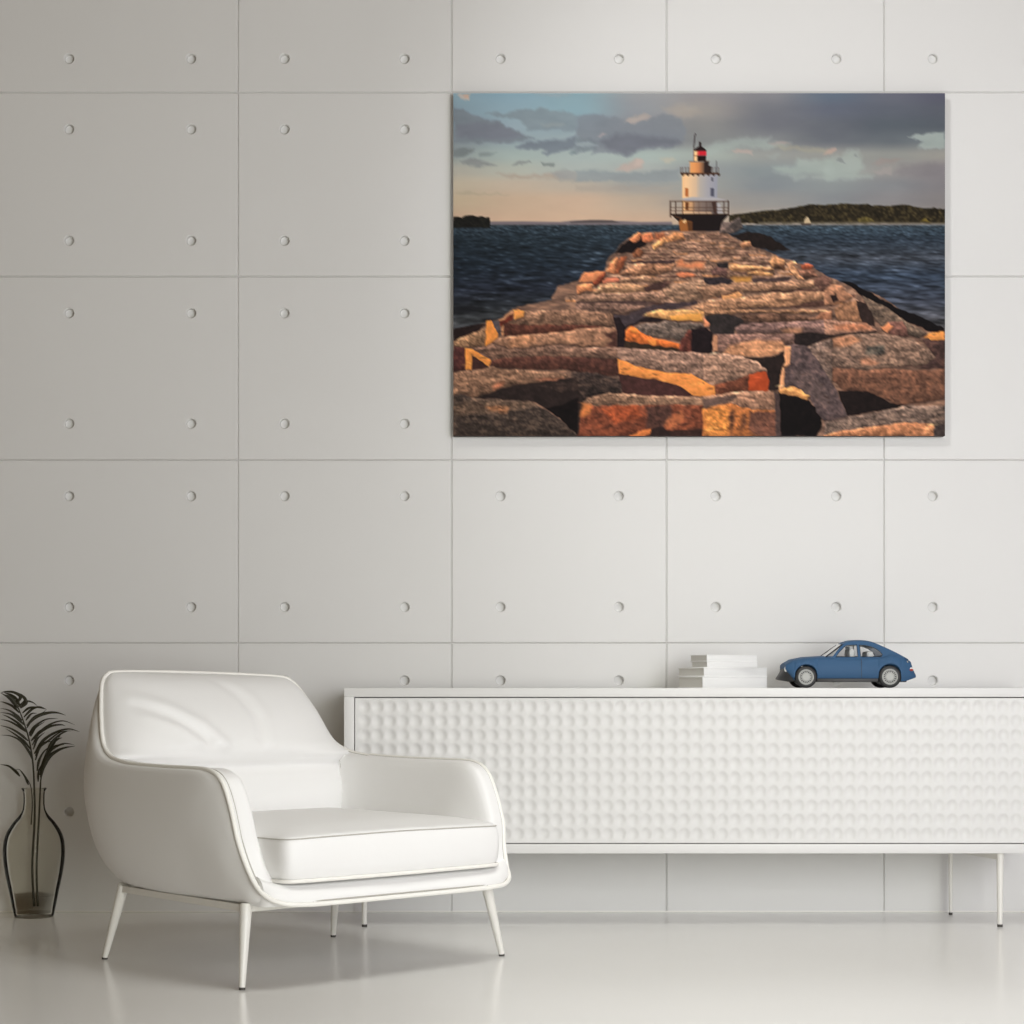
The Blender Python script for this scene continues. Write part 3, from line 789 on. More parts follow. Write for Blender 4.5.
    while yv < 300:
        k = (yv-226)/74
        left = np.interp(yv, [232, 252, 268, 283, 300], [640, 632, 612, 585, 556])+3; right = np.interp(yv, [232, 241, 259, 277, 300], [726, 744, 783, 826, 872])-4
        x = left+rr.rand()*6
        hh = (1.6+4.5*k)
        while x < right:
            L = (6+26*k)*(.6+rr.rand())
            x2 = min(x+L, right); j = (rr.rand()-.5)*hh*.6
            c = np.array((146, 112, 92))*(.82+.34*rr.rand())
            I.poly([(x, yv+j), (x+L*.1, yv+j-hh*.45), (x2-L*.12, yv+j-hh*.5), (x2, yv+j), (x2-1, yv+j+hh*.3), (x+1, yv+j+hh*.3)], c, TOP, .3, 1.3)
            cf = np.array((72, 48, 42)) if rr.rand() < .68 else np.array((196, 132, 86))
            I.poly([(x+1, yv+j+hh*.25), (x2-1, yv+j+hh*.25), (x2-1.5, yv+j+hh*.62), (x+1.5, yv+j+hh*.58)], cf*(.8+.4*rr.rand()), FR, .3, 1.0, .85)
            x = x2+.6
        yv += hh*.95
    # left far boulders
    rk('E', (22, 16, 16), DK, 305,262, 350,215, 430,160, 520,110, 570,190, 520,230, 440,262)
    rk('E', (202, 128, 88), FR, 425,160, 460,115, 500,98, 530,110, 520,150, 470,180)
    rk('E', (196, 120, 84), FR, 530,120, 570,100, 610,105, 625,160, 560,180, 530,165)
    rk('E', (150, 90, 62), FR, 630,110, 700,95, 720,140, 660,175, 630,160, soft=1.8, op=.93)
    rk('E', (205, 150, 100), FR, 600,200, 660,165, 700,130, 730,150, 690,200, 620,240)
    rk('E', (190, 135, 92), FR, 720,130, 790,95, 860,100, 870,150, 790,165, 720,180)
    rk('E', (128, 84, 60), FR, 450,260, 500,225, 545,260, 520,300, 460,295)
    rk('E', (196, 130, 90), FR, 240,410, 270,350, 320,288, 340,300, 320,370, 300,430)
    rk('E', (140, 82, 56), FR, 300,430, 330,340, 360,290, 410,290, 380,370, 340,420)
    rk('E', (150, 112, 90), TOP, 345,425, 480,350, 620,335, 800,345, 760,410, 600,440, 400,445)
    rk('E', (62, 46, 44), DK, 400,335, 560,325, 800,318, 790,350, 560,345, 450,350)
    rk('E', (218, 146, 100), GL, 10,500, 70,420, 235,402, 190,480, 130,495)
    rk('E', (120, 62, 44), FR, 130,500, 235,405, 235,430, 200,505, 150,520)
    rk('E', (196, 132, 92), FR, 0,530, 60,505, 140,510, 120,560, 0,592)
    rk('E', (208, 130, 100), GL, 208,480, 240,462, 350,465, 340,492, 215,506)
    rk('E', (150, 118, 98), TOP, 350,460, 560,450, 700,470, 690,510, 540,490, 350,500)
    rk('E', (160, 126, 100), TOP, 130,590, 200,510, 400,500, 550,520, 545,570, 300,585)
    rk('E', (66, 46, 42), DK, 545,540, 620,500, 760,500, 680,560, 560,570)
    rk('E', (135, 108, 94), TOP, 0,600, 300,585, 680,570, 750,620, 640,650, 480,650, 0,660)
    rk('E', (140, 114, 97), TOP, 690,560, 800,500, 1024,485, 1150,500, 1150,590, 1024,620, 880,660, 760,640)
    rk('E', (70, 54, 52), DK, 0,655, 480,645, 640,655, 560,690, 300,668, 0,668, op=.7)
    rk('E', (112, 90, 82), TOP, 0,670, 320,665, 560,690, 440,735, 300,760, 0,740)
    rk('E', (64, 52, 54), DK, 440,735, 560,690, 760,660, 880,660, 960,645, 980,680, 860,700, 560,735, 500,790, 380,790)
    rk('E', (214, 140, 96), GL, 805,370, 820,325, 850,310, 870,345, 1024,335, 1024,390, 900,380, soft=1.8, op=.93)
    rk('E', (206, 130, 92), GL, 790,440, 850,415, 960,430, 940,455, 820,458)
    # right far slabs
    rk('F', (200, 146, 108), FR, 285,190, 320,165, 372,165, 380,205, 310,225)
    rk('F', (180, 134, 98), TOP, 200,372, 280,352, 560,380, 560,400, 220,412)
    rk('F', (190, 142, 100), TOP, 340,420, 440,405, 560,420, 555,445, 350,440)
    rk('F', (38, 33, 34), DK, 100,345, 200,345, 195,380, 130,385)
    rk('F', (96, 72, 70), TOP, 40,400, 110,370, 190,390, 180,450, 60,440)
    rk('F', (46, 39, 42), DK, 0,465, 90,455, 210,465, 240,500, 130,525, 0,500)
    rk('F', (202, 152, 76), GL, 215,462, 300,450, 385,458, 380,490, 250,502, soft=1.8, op=.93)
    rk('F', (74, 58, 56), DK, 390,470, 560,465, 700,455, 690,490, 400,500)
    rk('F', (148, 116, 96), TOP, -60,530, 300,500, 520,505, 880,480, 890,530, 700,560, 400,570, 130,600, 0,640)
    rk('F', (70, 46, 40), DK, 80,635, 140,600, 270,560, 260,590, 150,612)
    rk('F', (214, 162, 108), GL, 138,605, 200,592, 275,570, 312,600, 280,640, 150,642)
    rk('F', (158, 122, 98), TOP, 300,620, 560,580, 1010,570, 1010,620, 700,690, 460,700, -70,735, -110,690, 0,650)
    rk('F', (78, 54, 46), DK, 670,692, 1024,636, 1024,690, 760,705)
    rk('F', (196, 146, 104), FR, 515,330, 560,288, 640,320, 645,360, 600,380, 540,370)
    rk('F', (92, 66, 50), FR, 560,345, 640,350, 650,400, 560,378)
    rk('F', (208, 158, 118), FR, 655,350, 720,325, 740,350, 705,365, 800,470, 762,474, 690,412)
    rk('F', (120, 88, 76), TOP, 730,395, 880,400, 920,450, 810,465)
    rk('F', (170, 92, 66), FR, 770,370, 810,340, 880,365, 860,400, 790,395)
    rk('F', (112, 84, 76), TOP, 870,480, 960,440, 1024,470, 1024,560, 930,560)
    # --- near rocks, right side
    rk('H', (96, 84, 76), TOP, 300,680, 480,765, 640,880, 830,985, 760,1024, 460,935, 390,850)
    rk('H', (150, 112, 88), FR, 0,640, 60,590, 150,600, 160,640, 230,690, 200,720, 60,760, 0,770)
    rk('H', (40, 28, 26), DK, 50,690, 90,670, 120,720, 80,745)
    rk('H', (146, 110, 84), FR, 78,795, 160,745, 255,718, 300,800, 300,900, 100,882)
    rk('H', (46, 34, 31), DK, 255,720, 340,745, 400,860, 410,930, 300,900)
    rk('H', (128, 92, 82), FR, 450,945, 520,892, 630,890, 670,960, 665,1010, 560,1005)
    rk('H', (222, 150, 104), GL, 450,940, 520,894, 560,930, 510,985)
    rk('D', (72, 55, 52), FR, 795,240, 965,240, 965,470, 760,470, 880,380)
    rk('D', (226, 156, 84), GL, 800,225, 850,182, 965,168, 965,236, 870,240)
    rk('C', (146, 112, 88), TOP, 0,0, 1024,0, 1010,22, 700,28, 480,20, 250,30, 20,46)
    rk('C', (44, 38, 37), DK, 15,52, 150,25, 300,60, 330,100, 250,150, 240,192, 60,195)
    rk('C', (92, 70, 60), TOP, 300,40, 560,30, 880,55, 900,85, 500,98, 320,95)
    rk('C', (60, 46, 42), DK, 330,90, 500,98, 420,115, 260,135, op=.9)
    rk('C', (150, 106, 82), FR, 890,70, 930,25, 1024,0, 1024,90)
    rk('C', (222, 152, 112), GL, 0,50, 40,110, 32,140, 0,140)
    rk('C', (116, 94, 92), TOP, 243,150, 290,115, 420,105, 700,95, 1024,78, 1024,200, 800,185, 620,180, 280,190)
    rk('C', (172, 128, 98), FR, 605,155, 700,145, 795,155, 780,188, 640,182, soft=1.8, op=.93)
    rk('D', (142, 110, 96), TOP, 0,80, 220,95, 350,110, 420,160, 350,188, 150,205, 0,235)
    rk('D', (188, 128, 96), FR, 80,120, 220,110, 350,115, 385,150, 250,165, 100,160, soft=1.8, op=.93)
    rk('D', (40, 32, 30), DK, 0,210, 150,190, 350,180, 420,165, 400,195, 200,205, 0,250)
    rk('C', (34, 27, 26), DK, 720,190, 860,180, 1024,205, 900,262, 820,295, 720,268)
    rk('C', (124, 98, 92), TOP, 65,215, 95,195, 400,190, 720,190, 722,268, 300,310, 90,350, 68,340)
    rk('C', (190, 144, 110), GL, 64,215, 100,196, 112,260, 108,330, 70,345)
    rk('C', (198, 146, 108), FR, 150,352, 200,280, 300,262, 420,240, 640,250, 650,320, 520,378, 300,368, soft=1.8, op=.93)
    rk('C', (36, 27, 25), DK, 300,370, 400,380, 520,378, 640,330, 640,420, 615,520, 592,645, 515,645, 505,480, 420,405)
    # big grey rock right
    rk('D', (128, 107, 96), TOP, 0,270, 80,230, 200,200, 400,190, 600,205, 720,240, 850,330, 892,380, 800,440, 640,445, 480,470, 300,482, 100,445, 0,445)
    rk('D', (178, 124, 90), FR, 0,250, 120,215, 220,205, 300,240, 200,290, 0,300, op=.7, soft=1.8)
    rk('D', (72, 72, 70), TOP, 345,290, 480,280, 490,340, 440,362, 330,360, soft=1.8, op=.93)
    rk('D', (176, 124, 96), FR, 285,400, 360,390, 440,415, 400,440, 300,440, op=.8, soft=1.8)
    rk('D', (108, 78, 63), FR, -50,440, 120,466, 340,482, 500,470, 700,482, 965,476, 965,700, 800,740, 600,765, 380,665, 160,645, 60,545)
    rk('D', (26, 19, 18), DK, 110,650, 200,640, 380,660, 520,740, 640,760, 600,785, 420,805, 240,845, 190,850)
    rk('C', (116, 100, 94), TOP, 830,300, 900,262, 1024,232, 1024,620, 960,490, 900,400)
    rk('D', (104, 88, 82), TOP, 0,300, 200,320, 300,380, 280,450, 100,450, 0,440, op=.55)
    # bottom right slab
    rk('D', (108, 94, 88), TOP, 0,890, 180,855, 300,840, 480,800, 640,770, 965,765, 965,1010, 0,1010)
    rk('D', (192, 134, 96), FR, 0,1003, 150,965, 300,942, 450,925, 640,902, 880,912, 880,1010, 0,1010)
    rk('D', (62, 52, 50), DK, 885,930, 965,905, 965,1010, 880,1010)
    # pointed rock
    rk('C', (16, 12, 12), DK, 590,670, 700,680, 830,715, 945,850, 930,960, 890,1010, 600,1010)
    rk('C', (84, 73, 74), FR, 650,285, 720,275, 820,285, 900,390, 960,480, 1024,590, 1070,670, 1150,850, 1050,880, 960,885, 900,820, 850,700, 720,610, 640,625, 640,480)
    rk('C', (104, 90, 87), FR, 700,500, 830,480, 960,600, 1010,760, 960,800, 860,690, 740,600, op=.45)
    rk('C', (226, 170, 124), GL, 645,285, 692,288, 692,430, 650,470, 632,620, 590,655, 606,540, 640,430)
    rk('C', (218, 158, 98), FR, 588,645, 640,622, 720,605, 800,655, 850,690, 830,722, 720,685, 610,672)
    # --- middle rocks
    rk('B', (128, 100, 85), TOP, -8,20, 180,20, 290,30, 302,130, 180,145, 0,140)
    rk('B', (136, 106, 88), TOP, -30,150, 180,145, 300,140, 330,200, 330,300, 200,292, 0,302)
    rk('B', (62, 38, 34), DK, 230,190, 320,165, 332,300, 240,292, 290,240)
    rk('B', (30, 22, 24), DK, 295,60, 560,55, 700,65, 740,80, 500,105, 400,150, 386,300, 330,300, 320,170)
    rk('B', (64, 54, 57), DK, 300,40, 500,35, 540,60, 470,100, 380,140, 320,130)
    rk('B', (196, 150, 98), FR, 540,42, 590,15, 640,0, 1024,0, 1024,110, 980,90, 740,80, 620,62)
    rk('B', (220, 164, 84), GL, 740,45, 860,35, 1000,25, 1020,90, 900,80, 760,82)
    rk('B', (102, 92, 88), TOP, 480,130, 560,110, 720,90, 1000,112, 1020,140, 900,160, 850,245, 700,225, 500,190)
    rk('B', (206, 112, 56), FR, 384,180, 440,130, 500,160, 540,190, 620,220, 700,240, 830,270, 820,312, 700,295, 560,275, 390,245)
    rk('B', (228, 150, 70), GL, 430,150, 490,150, 500,185, 450,180, op=.8)
    rk('B', (235, 155, 75), GL, 570,235, 640,225, 640,280, 580,275, op=.8)
    rk('B', (48, 36, 27), DK, 385,245, 560,278, 820,312, 820,335, 390,302)
    rk('B', (84, 48, 42), FR, 820,335, 835,240, 900,160, 935,160, 930,342)
    rk('B', (28, 20, 22), DK, 920,150, 1030,140, 1090,180, 1090,345, 930,342)
    # slab with glowing face
    rk('B', (134, 110, 100), TOP, 0,305, 200,298, 330,305, 560,315, 800,332, 1030,345, 1030,562, 900,515, 700,500, 460,460, 330,405, 0,378)
    rk('B', (76, 50, 44), FR, -60,380, 150,378, 325,392, 340,515, 240,522, 0,495, -60,480)
    rk('C', (150, 122, 108), TOP, -6,345, 150,352, 300,370, 420,410, 490,470, 500,490, 380,500, 300,545, 80,605, -6,560)
    rk('C', (96, 58, 44), FR, 75,605, 200,570, 300,540, 370,510, 355,645, 200,665, 75,690)
    rk('C', (170, 74, 40), GL, 365,512, 430,492, 500,490, 522,560, 518,645, 350,648)
    rk('B', (230, 152, 80), GL, 328,392, 400,410, 480,450, 700,495, 920,512, 1040,575, 1110,610, 1110,695, 1000,690, 930,682, 860,630, 760,585, 640,560, 500,540, 340,512, wob=.9)
    rk('B', (66, 40, 37), DK, 340,512, 500,540, 640,560, 760,585, 860,630, 940,685, 800,692, 560,690, 380,665, 345,590)
    rk('B', (54, 46, 45), TOP, 0,495, 150,500, 250,525, 350,560, 372,662, 200,672, 80,700, 40,800, 20,1010, -40,1010, -40,500)
    # left rocks
    rk('A', (34, 24, 23), DK, 40,150, 150,125, 240,115, 300,120, 220,180, 120,230, 40,250)
    rk('A', (146, 116, 92), TOP, 40,250, 110,220, 180,185, 300,150, 295,285, 160,300, 40,292)
    rk('A', (120, 95, 84), TOP, 215,315, 300,285, 440,240, 700,270, 1030,300, 1300,306, 1352,320, 1350,395, 1180,380, 1030,374, 700,372, 360,402, 300,350)
    rk('A', (126, 99, 84), TOP, 430,110, 500,60, 620,10, 1030,-10, 1200,18, 1312,30, 1326,125, 1030,120, 700,125, 450,118)
    rk('A', (80, 50, 42), FR, 440,112, 600,118, 1030,116, 1240,125, 1180,150, 1030,165, 700,195, 450,208)
    rk('A', (206, 152, 108), GL, 428,115, 446,108, 448,200, 432,212)
    rk('A', (156, 120, 96), FR, 340,260, 400,222, 560,205, 720,188, 860,178, 1030,152, 1200,140, 1326,140, 1352,200, 1352,300, 1200,292, 1030,282, 820,276, 700,292, 480,305)
    rk('B', (62, 38, 34), DK, 230,190, 320,165, 332,300, 240,292, 290,240, soft=1.2, op=.9)
    rk('B', (30, 22, 24), DK, 302,60, 340,60, 400,150, 386,300, 330,300, 322,170)
    rk('A', (192, 142, 106), FR, 480,255, 560,205, 690,205, 705,255, 600,290, 500,302, op=.8, soft=1.8)
    rk('A', (192, 146, 114), FR, 940,215, 1030,175, 1030,262, 960,262, op=.8, soft=1.8)
    rk('A', (114, 52, 40), FR, 410,80, 525,20, 522,80, 440,112, 420,130)
    rk('A', (190, 142, 104), GL, 395,80, 520,8, 528,25, 415,90)
    rk('A', (224, 158, 86), GL, 525,2, 560,-8, 612,10, 600,55, 535,82)
    rk('A', (78, 70, 72), DK, 345,82, 410,85, 425,200, 395,200)
    rk('A', (228, 152, 76), GL, 302,95, 340,78, 400,190, 395,220, 330,280, 292,290)
    rk('A', (76, 46, 45), FR, 40,292, 140,308, 140,478, 40,492)
    rk('A', (80, 53, 46), FR, 345,408, 420,385, 560,370, 900,368, 1030,375, 1030,480, 600,470, 400,455, 330,455)
    rk('A', (60, 38, 35), DK, 185,370, 240,380, 330,445, 310,470, 185,470)
    rk('A', (228, 154, 78), GL, 134,308, 190,312, 345,402, 328,455, 290,430, 195,362, 185,475, 140,478, wob=.9)
    rk('A', (128, 101, 85), TOP, 40,500, 200,480, 350,452, 410,470, 600,480, 830,495, 960,520, 930,552, 700,592, 520,602, 350,655, 210,705, 110,670, 40,675)
    rk('A', (196, 122, 90), FR, 350,610, 400,580, 450,575, 430,610, 360,640, op=.7, soft=1.8)
    rk('A', (190, 124, 96), FR, 700,560, 800,540, 920,545, 880,565, 760,575, op=.7, soft=1.8)
    rk('A', (40, 31, 29), DK, 210,705, 350,655, 520,600, 700,588, 930,550, 1030,540, 1060,760, 1030,1010, 980,960, 880,860, 700,735, 400,718)
    rk('A', (56, 46, 44), TOP, 700,600, 930,565, 1030,545, 1050,640, 900,660, op=.7)
    rk('A', (18, 13, 13), DK, 780,790, 900,760, 1045,700, 1030,1010, 985,965, 900,875)
    rk('A', (64, 56, 53), TOP, 36,690, 100,672, 190,708, 400,718, 660,730, 770,795, 900,885, 1030,1000, 1030,1010, 36,1010)
    rk('A', (104, 87, 76), TOP, 36,770, 200,720, 420,722, 660,735, 720,760, 520,795, 430,832, 200,830, 36,850, op=.85, soft=1.8)
    rk('A', (168, 118, 82), FR, 290,770, 400,765, 485,772, 470,815, 420,825, 330,808, op=.8, soft=1.8)
    # front rock
    rk('B', (136, 109, 92), TOP, 50,735, 110,700, 250,665, 560,682, 850,690, 1024,705, 1030,800, 700,770, 300,775, 120,790)
    rk('B', (116, 66, 48), FR, 15,1012, 40,800, 120,765, 320,770, 560,760, 760,758, 1010,765, 1030,1012)
    rk('B', (218, 138, 78), GL, 28,850, 55,745, 115,755, 110,830, 60,850, soft=1.8, op=.93)
    rk('B', (158, 80, 50), FR, 200,800, 330,760, 500,775, 520,860, 420,880, 300,910, soft=1.8, op=.93)
    rk('B', (74, 53, 48), FR, 560,775, 680,755, 770,760, 760,870, 700,930, 700,965, 560,945, soft=1.8, op=.93)
    rk('B', (178, 110, 72), FR, 700,900, 740,855, 850,800, 880,850, 800,950, 720,960, op=.6, soft=1.8)
    rk('B', (44, 31, 29), DK, 600,955, 690,935, 760,1012, 590,1012)
    rk('B', (40, 29, 27), DK, 700,970, 1010,950, 1010,1012, 740,1012, op=.8)
    rk('B', (206, 126, 70), GL, 420,1012, 520,965, 605,950, 600,985, 540,1012)
    rk('C', (154, 120, 102), TOP, -10,695, 150,672, 300,650, 560,645, 582,690, 570,805, 380,800, 200,755, 0,790)
    rk('C', (84, 67, 62), DK, -10,715, 150,690, 280,690, 220,730, 0,782, op=.8)
    rk('C', (172, 108, 62), FR, -14,800, 100,765, 220,745, 380,795, 600,800, 605,1012, -10,1012)
    rk('C', (218, 144, 74), FR, 0,800, 60,780, 195,775, 200,1000, 60,1012, 10,990, soft=1.8, op=.93)
    rk('C', (94, 66, 58), FR, 370,815, 600,805, 605,1012, 400,1012, 350,940, op=.9, soft=1.8)
    rk('C', (60, 40, 34), DK, 205,830, 235,800, 245,880, 215,1000, op=.8, soft=1.8)
    rk('C', (66, 44, 38), DK, 300,860, 330,830, 340,900, 290,990, op=.7, soft=1.8)
    rk('C', (72, 57, 54), DK, 560,650, 602,690, 612,1012, 572,1012)
    # chips, cracks and lichen on the stones
    rr = np.random.RandomState(77)
    for k in range(1500):
        y = 236+200*rr.rand()**.8; x = 454+490*rr.rand()
        c = I.a[int((y-I.Y0)*2) if y < 435.5 else -1, int((x-I.X0)*2)]
        if c[0] < 78 or c[2] > c[0]*.86: continue
        sc = .35+1.1*(y-232)/200
        L = (2+9*rr.rand())*sc; w = (.5+.9*rr.rand())*sc; tl = (rr.rand()-.5)*.5
        col = (44, 31, 27) if rr.rand() < .55 else tuple(np.minimum(255, c*1.28+8))
        pts = [(x-L/2, y-tl*L/2), (x-L*.1, y-w*.6), (x+L/2, y+tl*L/2), (x+L*.1, y+w*.6)]
        I.poly(pts, col, None, .4, 2.0, .25+.35*rr.rand())
    # --- lighthouse
    def lp(col, *v, soft=.3, op=1.0, tex=None): I.poly(tp('L', *v), col, tex, soft, 0, op)
    def ll(col, w, *v, op=1.0): I.line(tp('L', *v), w, col, op)
    rk('F', (100, 90, 86), FR, 120,110, 130,10, 200,20, 290,-30, 310,60, 230,100)
    rk('F', (60, 54, 52), DK, 200,60, 240,0, 300,-20, 300,80, op=.7)
    lp((26, 19, 19), 108,785, 640,785, 600,830, 572,860, 556,938, 180,938, 172,850, 130,815)
    lp((150, 92, 48), 172,850, 190,830, 300,850, 300,938, 185,940)
    lp((222, 182, 130), 205,850, 235,825, 245,850, 225,870)
    lp((60, 38, 24), 250,850, 300,850, 300,938, 262,938, op=.7)
    for i in range(14):
        u0, u1 = i/14, (i+1)/14
        c = [np.interp(u0+.03, [0, .12, .4, .5, .75, 1], q) for q in ((232, 238, 208, 176, 158, 146), (186, 194, 178, 166, 156, 148), (138, 146, 148, 156, 162, 160))]
        lp(c, 203+u0*328, 405, 203+u1*328+3, 405, 205+u1*322+3, 645, 205+u0*322, 645, soft=.2)
        c2 = [np.interp(u0+.03, [0, .3, .36, .6, 1], q) for q in ((226, 190, 140, 120, 90), (178, 145, 116, 104, 78), (124, 105, 100, 96, 74))]
        lp(c2, 203+u0*328, 655, 203+u1*328+3, 655, 203+u1*328+3, 782, 203+u0*328, 782, soft=.2)
    lp((168, 164, 166), 190,640, 300,622, 540,632, 640,655, 500,662, 250,660)
    lp((172, 98, 52), 233,540, 262,540, 262,618, 233,618); lp((78, 78, 92), 470,540, 502,540, 502,616, 470,616); lp((92, 90, 100), 475,440, 495,440, 495,475, 475,475)
    lp((96, 52, 26), 236,672, 266,672, 262,742, 236,742); lp((62, 44, 40), 480,672, 530,662, 540,775, 500,775)
    lp((226, 188, 150), 200,752, 300,758, 480,762, 480,782, 200,778, op=.7)
    lp((170, 168, 172), 525,672, 560,690, 585,775, 530,775, op=.8)
    for yy_ in (662, 720, 752): ll((66, 42, 32), .9 if yy_ == 662 else .55, 93,yy_, 640,yy_, op=.85)
    ll((52, 32, 24), 1.1, 95,660, 95,812); ll((52, 32, 24), .9, 145,665, 145,780); ll((60, 40, 30), .7, 208,662, 208,780)
    for xx_ in (312, 362, 430, 520): ll((80, 58, 48), .55, xx_,662, xx_,780, op=.8)
    ll((60, 44, 40), .9, 595,662, 595,780); ll((52, 34, 28), 1.1, 636,655, 636,795)
    ll((40, 26, 20), 1.4, 95,786, 640,786)
    lp((70, 46, 32), 100,790, 150,800, 205,812, 200,830, 140,812)
    # gallery
    lp((74, 48, 34), 190,395, 545,395, 545,412, 190,412)
    for k in range(8): lp((54, 34, 26), 195+k*48,405, 225+k*48,405, 215+k*48,425, 203+k*48,425)
    ll((112, 104, 106), .5, 188,348, 548,348, op=.8); ll((112, 104, 106), .4, 188,372, 548,372, op=.6)
    for xx_ in (192, 208, 240, 268, 460, 490, 520, 545): ll((84, 68, 62), .6, xx_,345, xx_,400, op=.85)
    ll((70, 66, 70), .6, 524,285, 524,400)
    for i in range(8):
        u0, u1 = i/8, (i+1)/8
        c = [np.interp(u0+.06, [0, .3, .6, .85, 1], q) for q in ((224, 226, 196, 120, 60), (156, 150, 128, 88, 46), (98, 88, 82, 66, 40))]
        lp(c, 276+u0*146, 298, 276+u1*146+2, 298, 276+u1*146+2, 398, 276+u0*146, 398, soft=.2)
    lp((44, 32, 30), 412,290, 455,290, 450,330, 480,340, 475,398, 412,398)
    lp((240, 196, 142), 312,185, 348,185, 348,290, 312,290); lp((208, 92, 72), 344,190, 366,190, 366,238, 344,238); lp((196, 36, 50), 362,192, 430,192, 430,236, 362,236)
    lp((26, 13, 13), 348,238, 428,238, 424,292, 348,292)
    ll((120, 70, 45), .6, 310,240, 350,240)
    ll((110, 84, 66), .7, 268,292, 462,288, op=.9)
    lp((34, 20, 20), 308,186, 350,158, 370,146, 400,160, 432,186, 425,193, 315,193); lp((36, 24, 24), 363,110, 382,110, 384,150, 362,150)
    ll((40, 30, 30), .8, 331,30, 322,60, 318,110, 314,165); ll((90, 70, 60), .5, 314,165, 312,290)
    a = I.a.reshape(I.H, 2, I.W, 2, 3).mean((1, 3))
    # crisp print
    p = np.pad(a, ((1, 1), (1, 1), (0, 0)), 'edge')
    bl = (p[:-2, 1:-1]+p[2:, 1:-1]+p[1:-1, :-2]+p[1:-1, 2:])/4
    return np.clip(a+.55*(a-bl), 4, 255)

def build_print():
    ink = draw_print(); H, W = ink.shape[:2]
    yf = -.034
    x0, _, z1 = at(453.3, 93.2, yf); x1, _, z0 = at(945, 436, yf)
    t = thing('canvas_print', 'large frameless print on the wall showing a lighthouse on a stone breakwater', 'wall picture', ((x0+x1)/2, yf, (z0+z1)/2))
    w, h = (x1-x0)/2, (z1-z0)/2
    box('canvas_block', (-w, .0004, -h), (w, -yf-.006, h), M_canvas, t, .0012)
    for s in (-1, 1): box('hanging_cleat', (s*w*.6-.08, -yf-.008, h*.55), (s*w*.6+.08, -yf-.0005, h*.7), M_leg, t, 0)
    me = bpy.data.meshes.new('print')
    xs = np.linspace(-w, w, W+1); zs = np.linspace(h, -h, H+1)
    X, Z = np.meshgrid(xs, zs)
    co = np.stack([X, np.zeros_like(X), Z], -1).reshape(-1, 3)
    n = H*W
    i, j = np.mgrid[0:H, 0:W]; k = i*(W+1)+j
    q = np.stack([k, k+W+1, k+W+2, k+1], -1).reshape(-1)
    me.vertices.add(len(co)); me.vertices.foreach_set('co', co.ravel().astype(np.float32))
    me.loops.add(n*4); me.loops.foreach_set('vertex_index', q.astype(np.int32))
    me.polygons.add(n); me.polygons.foreach_set('loop_start', np.arange(0, 4*n, 4, dtype=np.int32))
    me.update(); me.validate()
    pad = np.pad(ink, ((0, 1), (0, 1), (0, 0)), 'edge')
    pad2 = np.pad(ink, ((1, 0), (1, 0), (0, 0)), 'edge')
    v = (pad+pad2)/2
    lin = np.clip(srgb(v)*INK_GAIN, 0, 1).reshape(-1, 3)
    rgba = np.concatenate([lin, np.ones((len(lin), 1))], 1)
    at_ = me.attributes.new('ink', 'FLOAT_COLOR', 'POINT')
    at_.data.foreach_set('color', rgba.astype(np.float32).ravel())
    m = bpy.data.materials.new('printed_canvas'); m.use_nodes = True
    nt = m.node_tree; b = nt.nodes['Principled BSDF']
    b.inputs['Roughness'].default_value = .75; b.inputs['Specular IOR Level'].default_value = .12
    a = nt.nodes.new('ShaderNodeAttribute'); a.attribute_name = 'ink'
    nt.links.new(a.outputs['Color'], b.inputs['Base Color'])
    me.materials.append(m)
    o = bpy.data.objects.new('print', me); COL.objects.link(o); o.parent = t
INK_GAIN = 1.04
build_print()
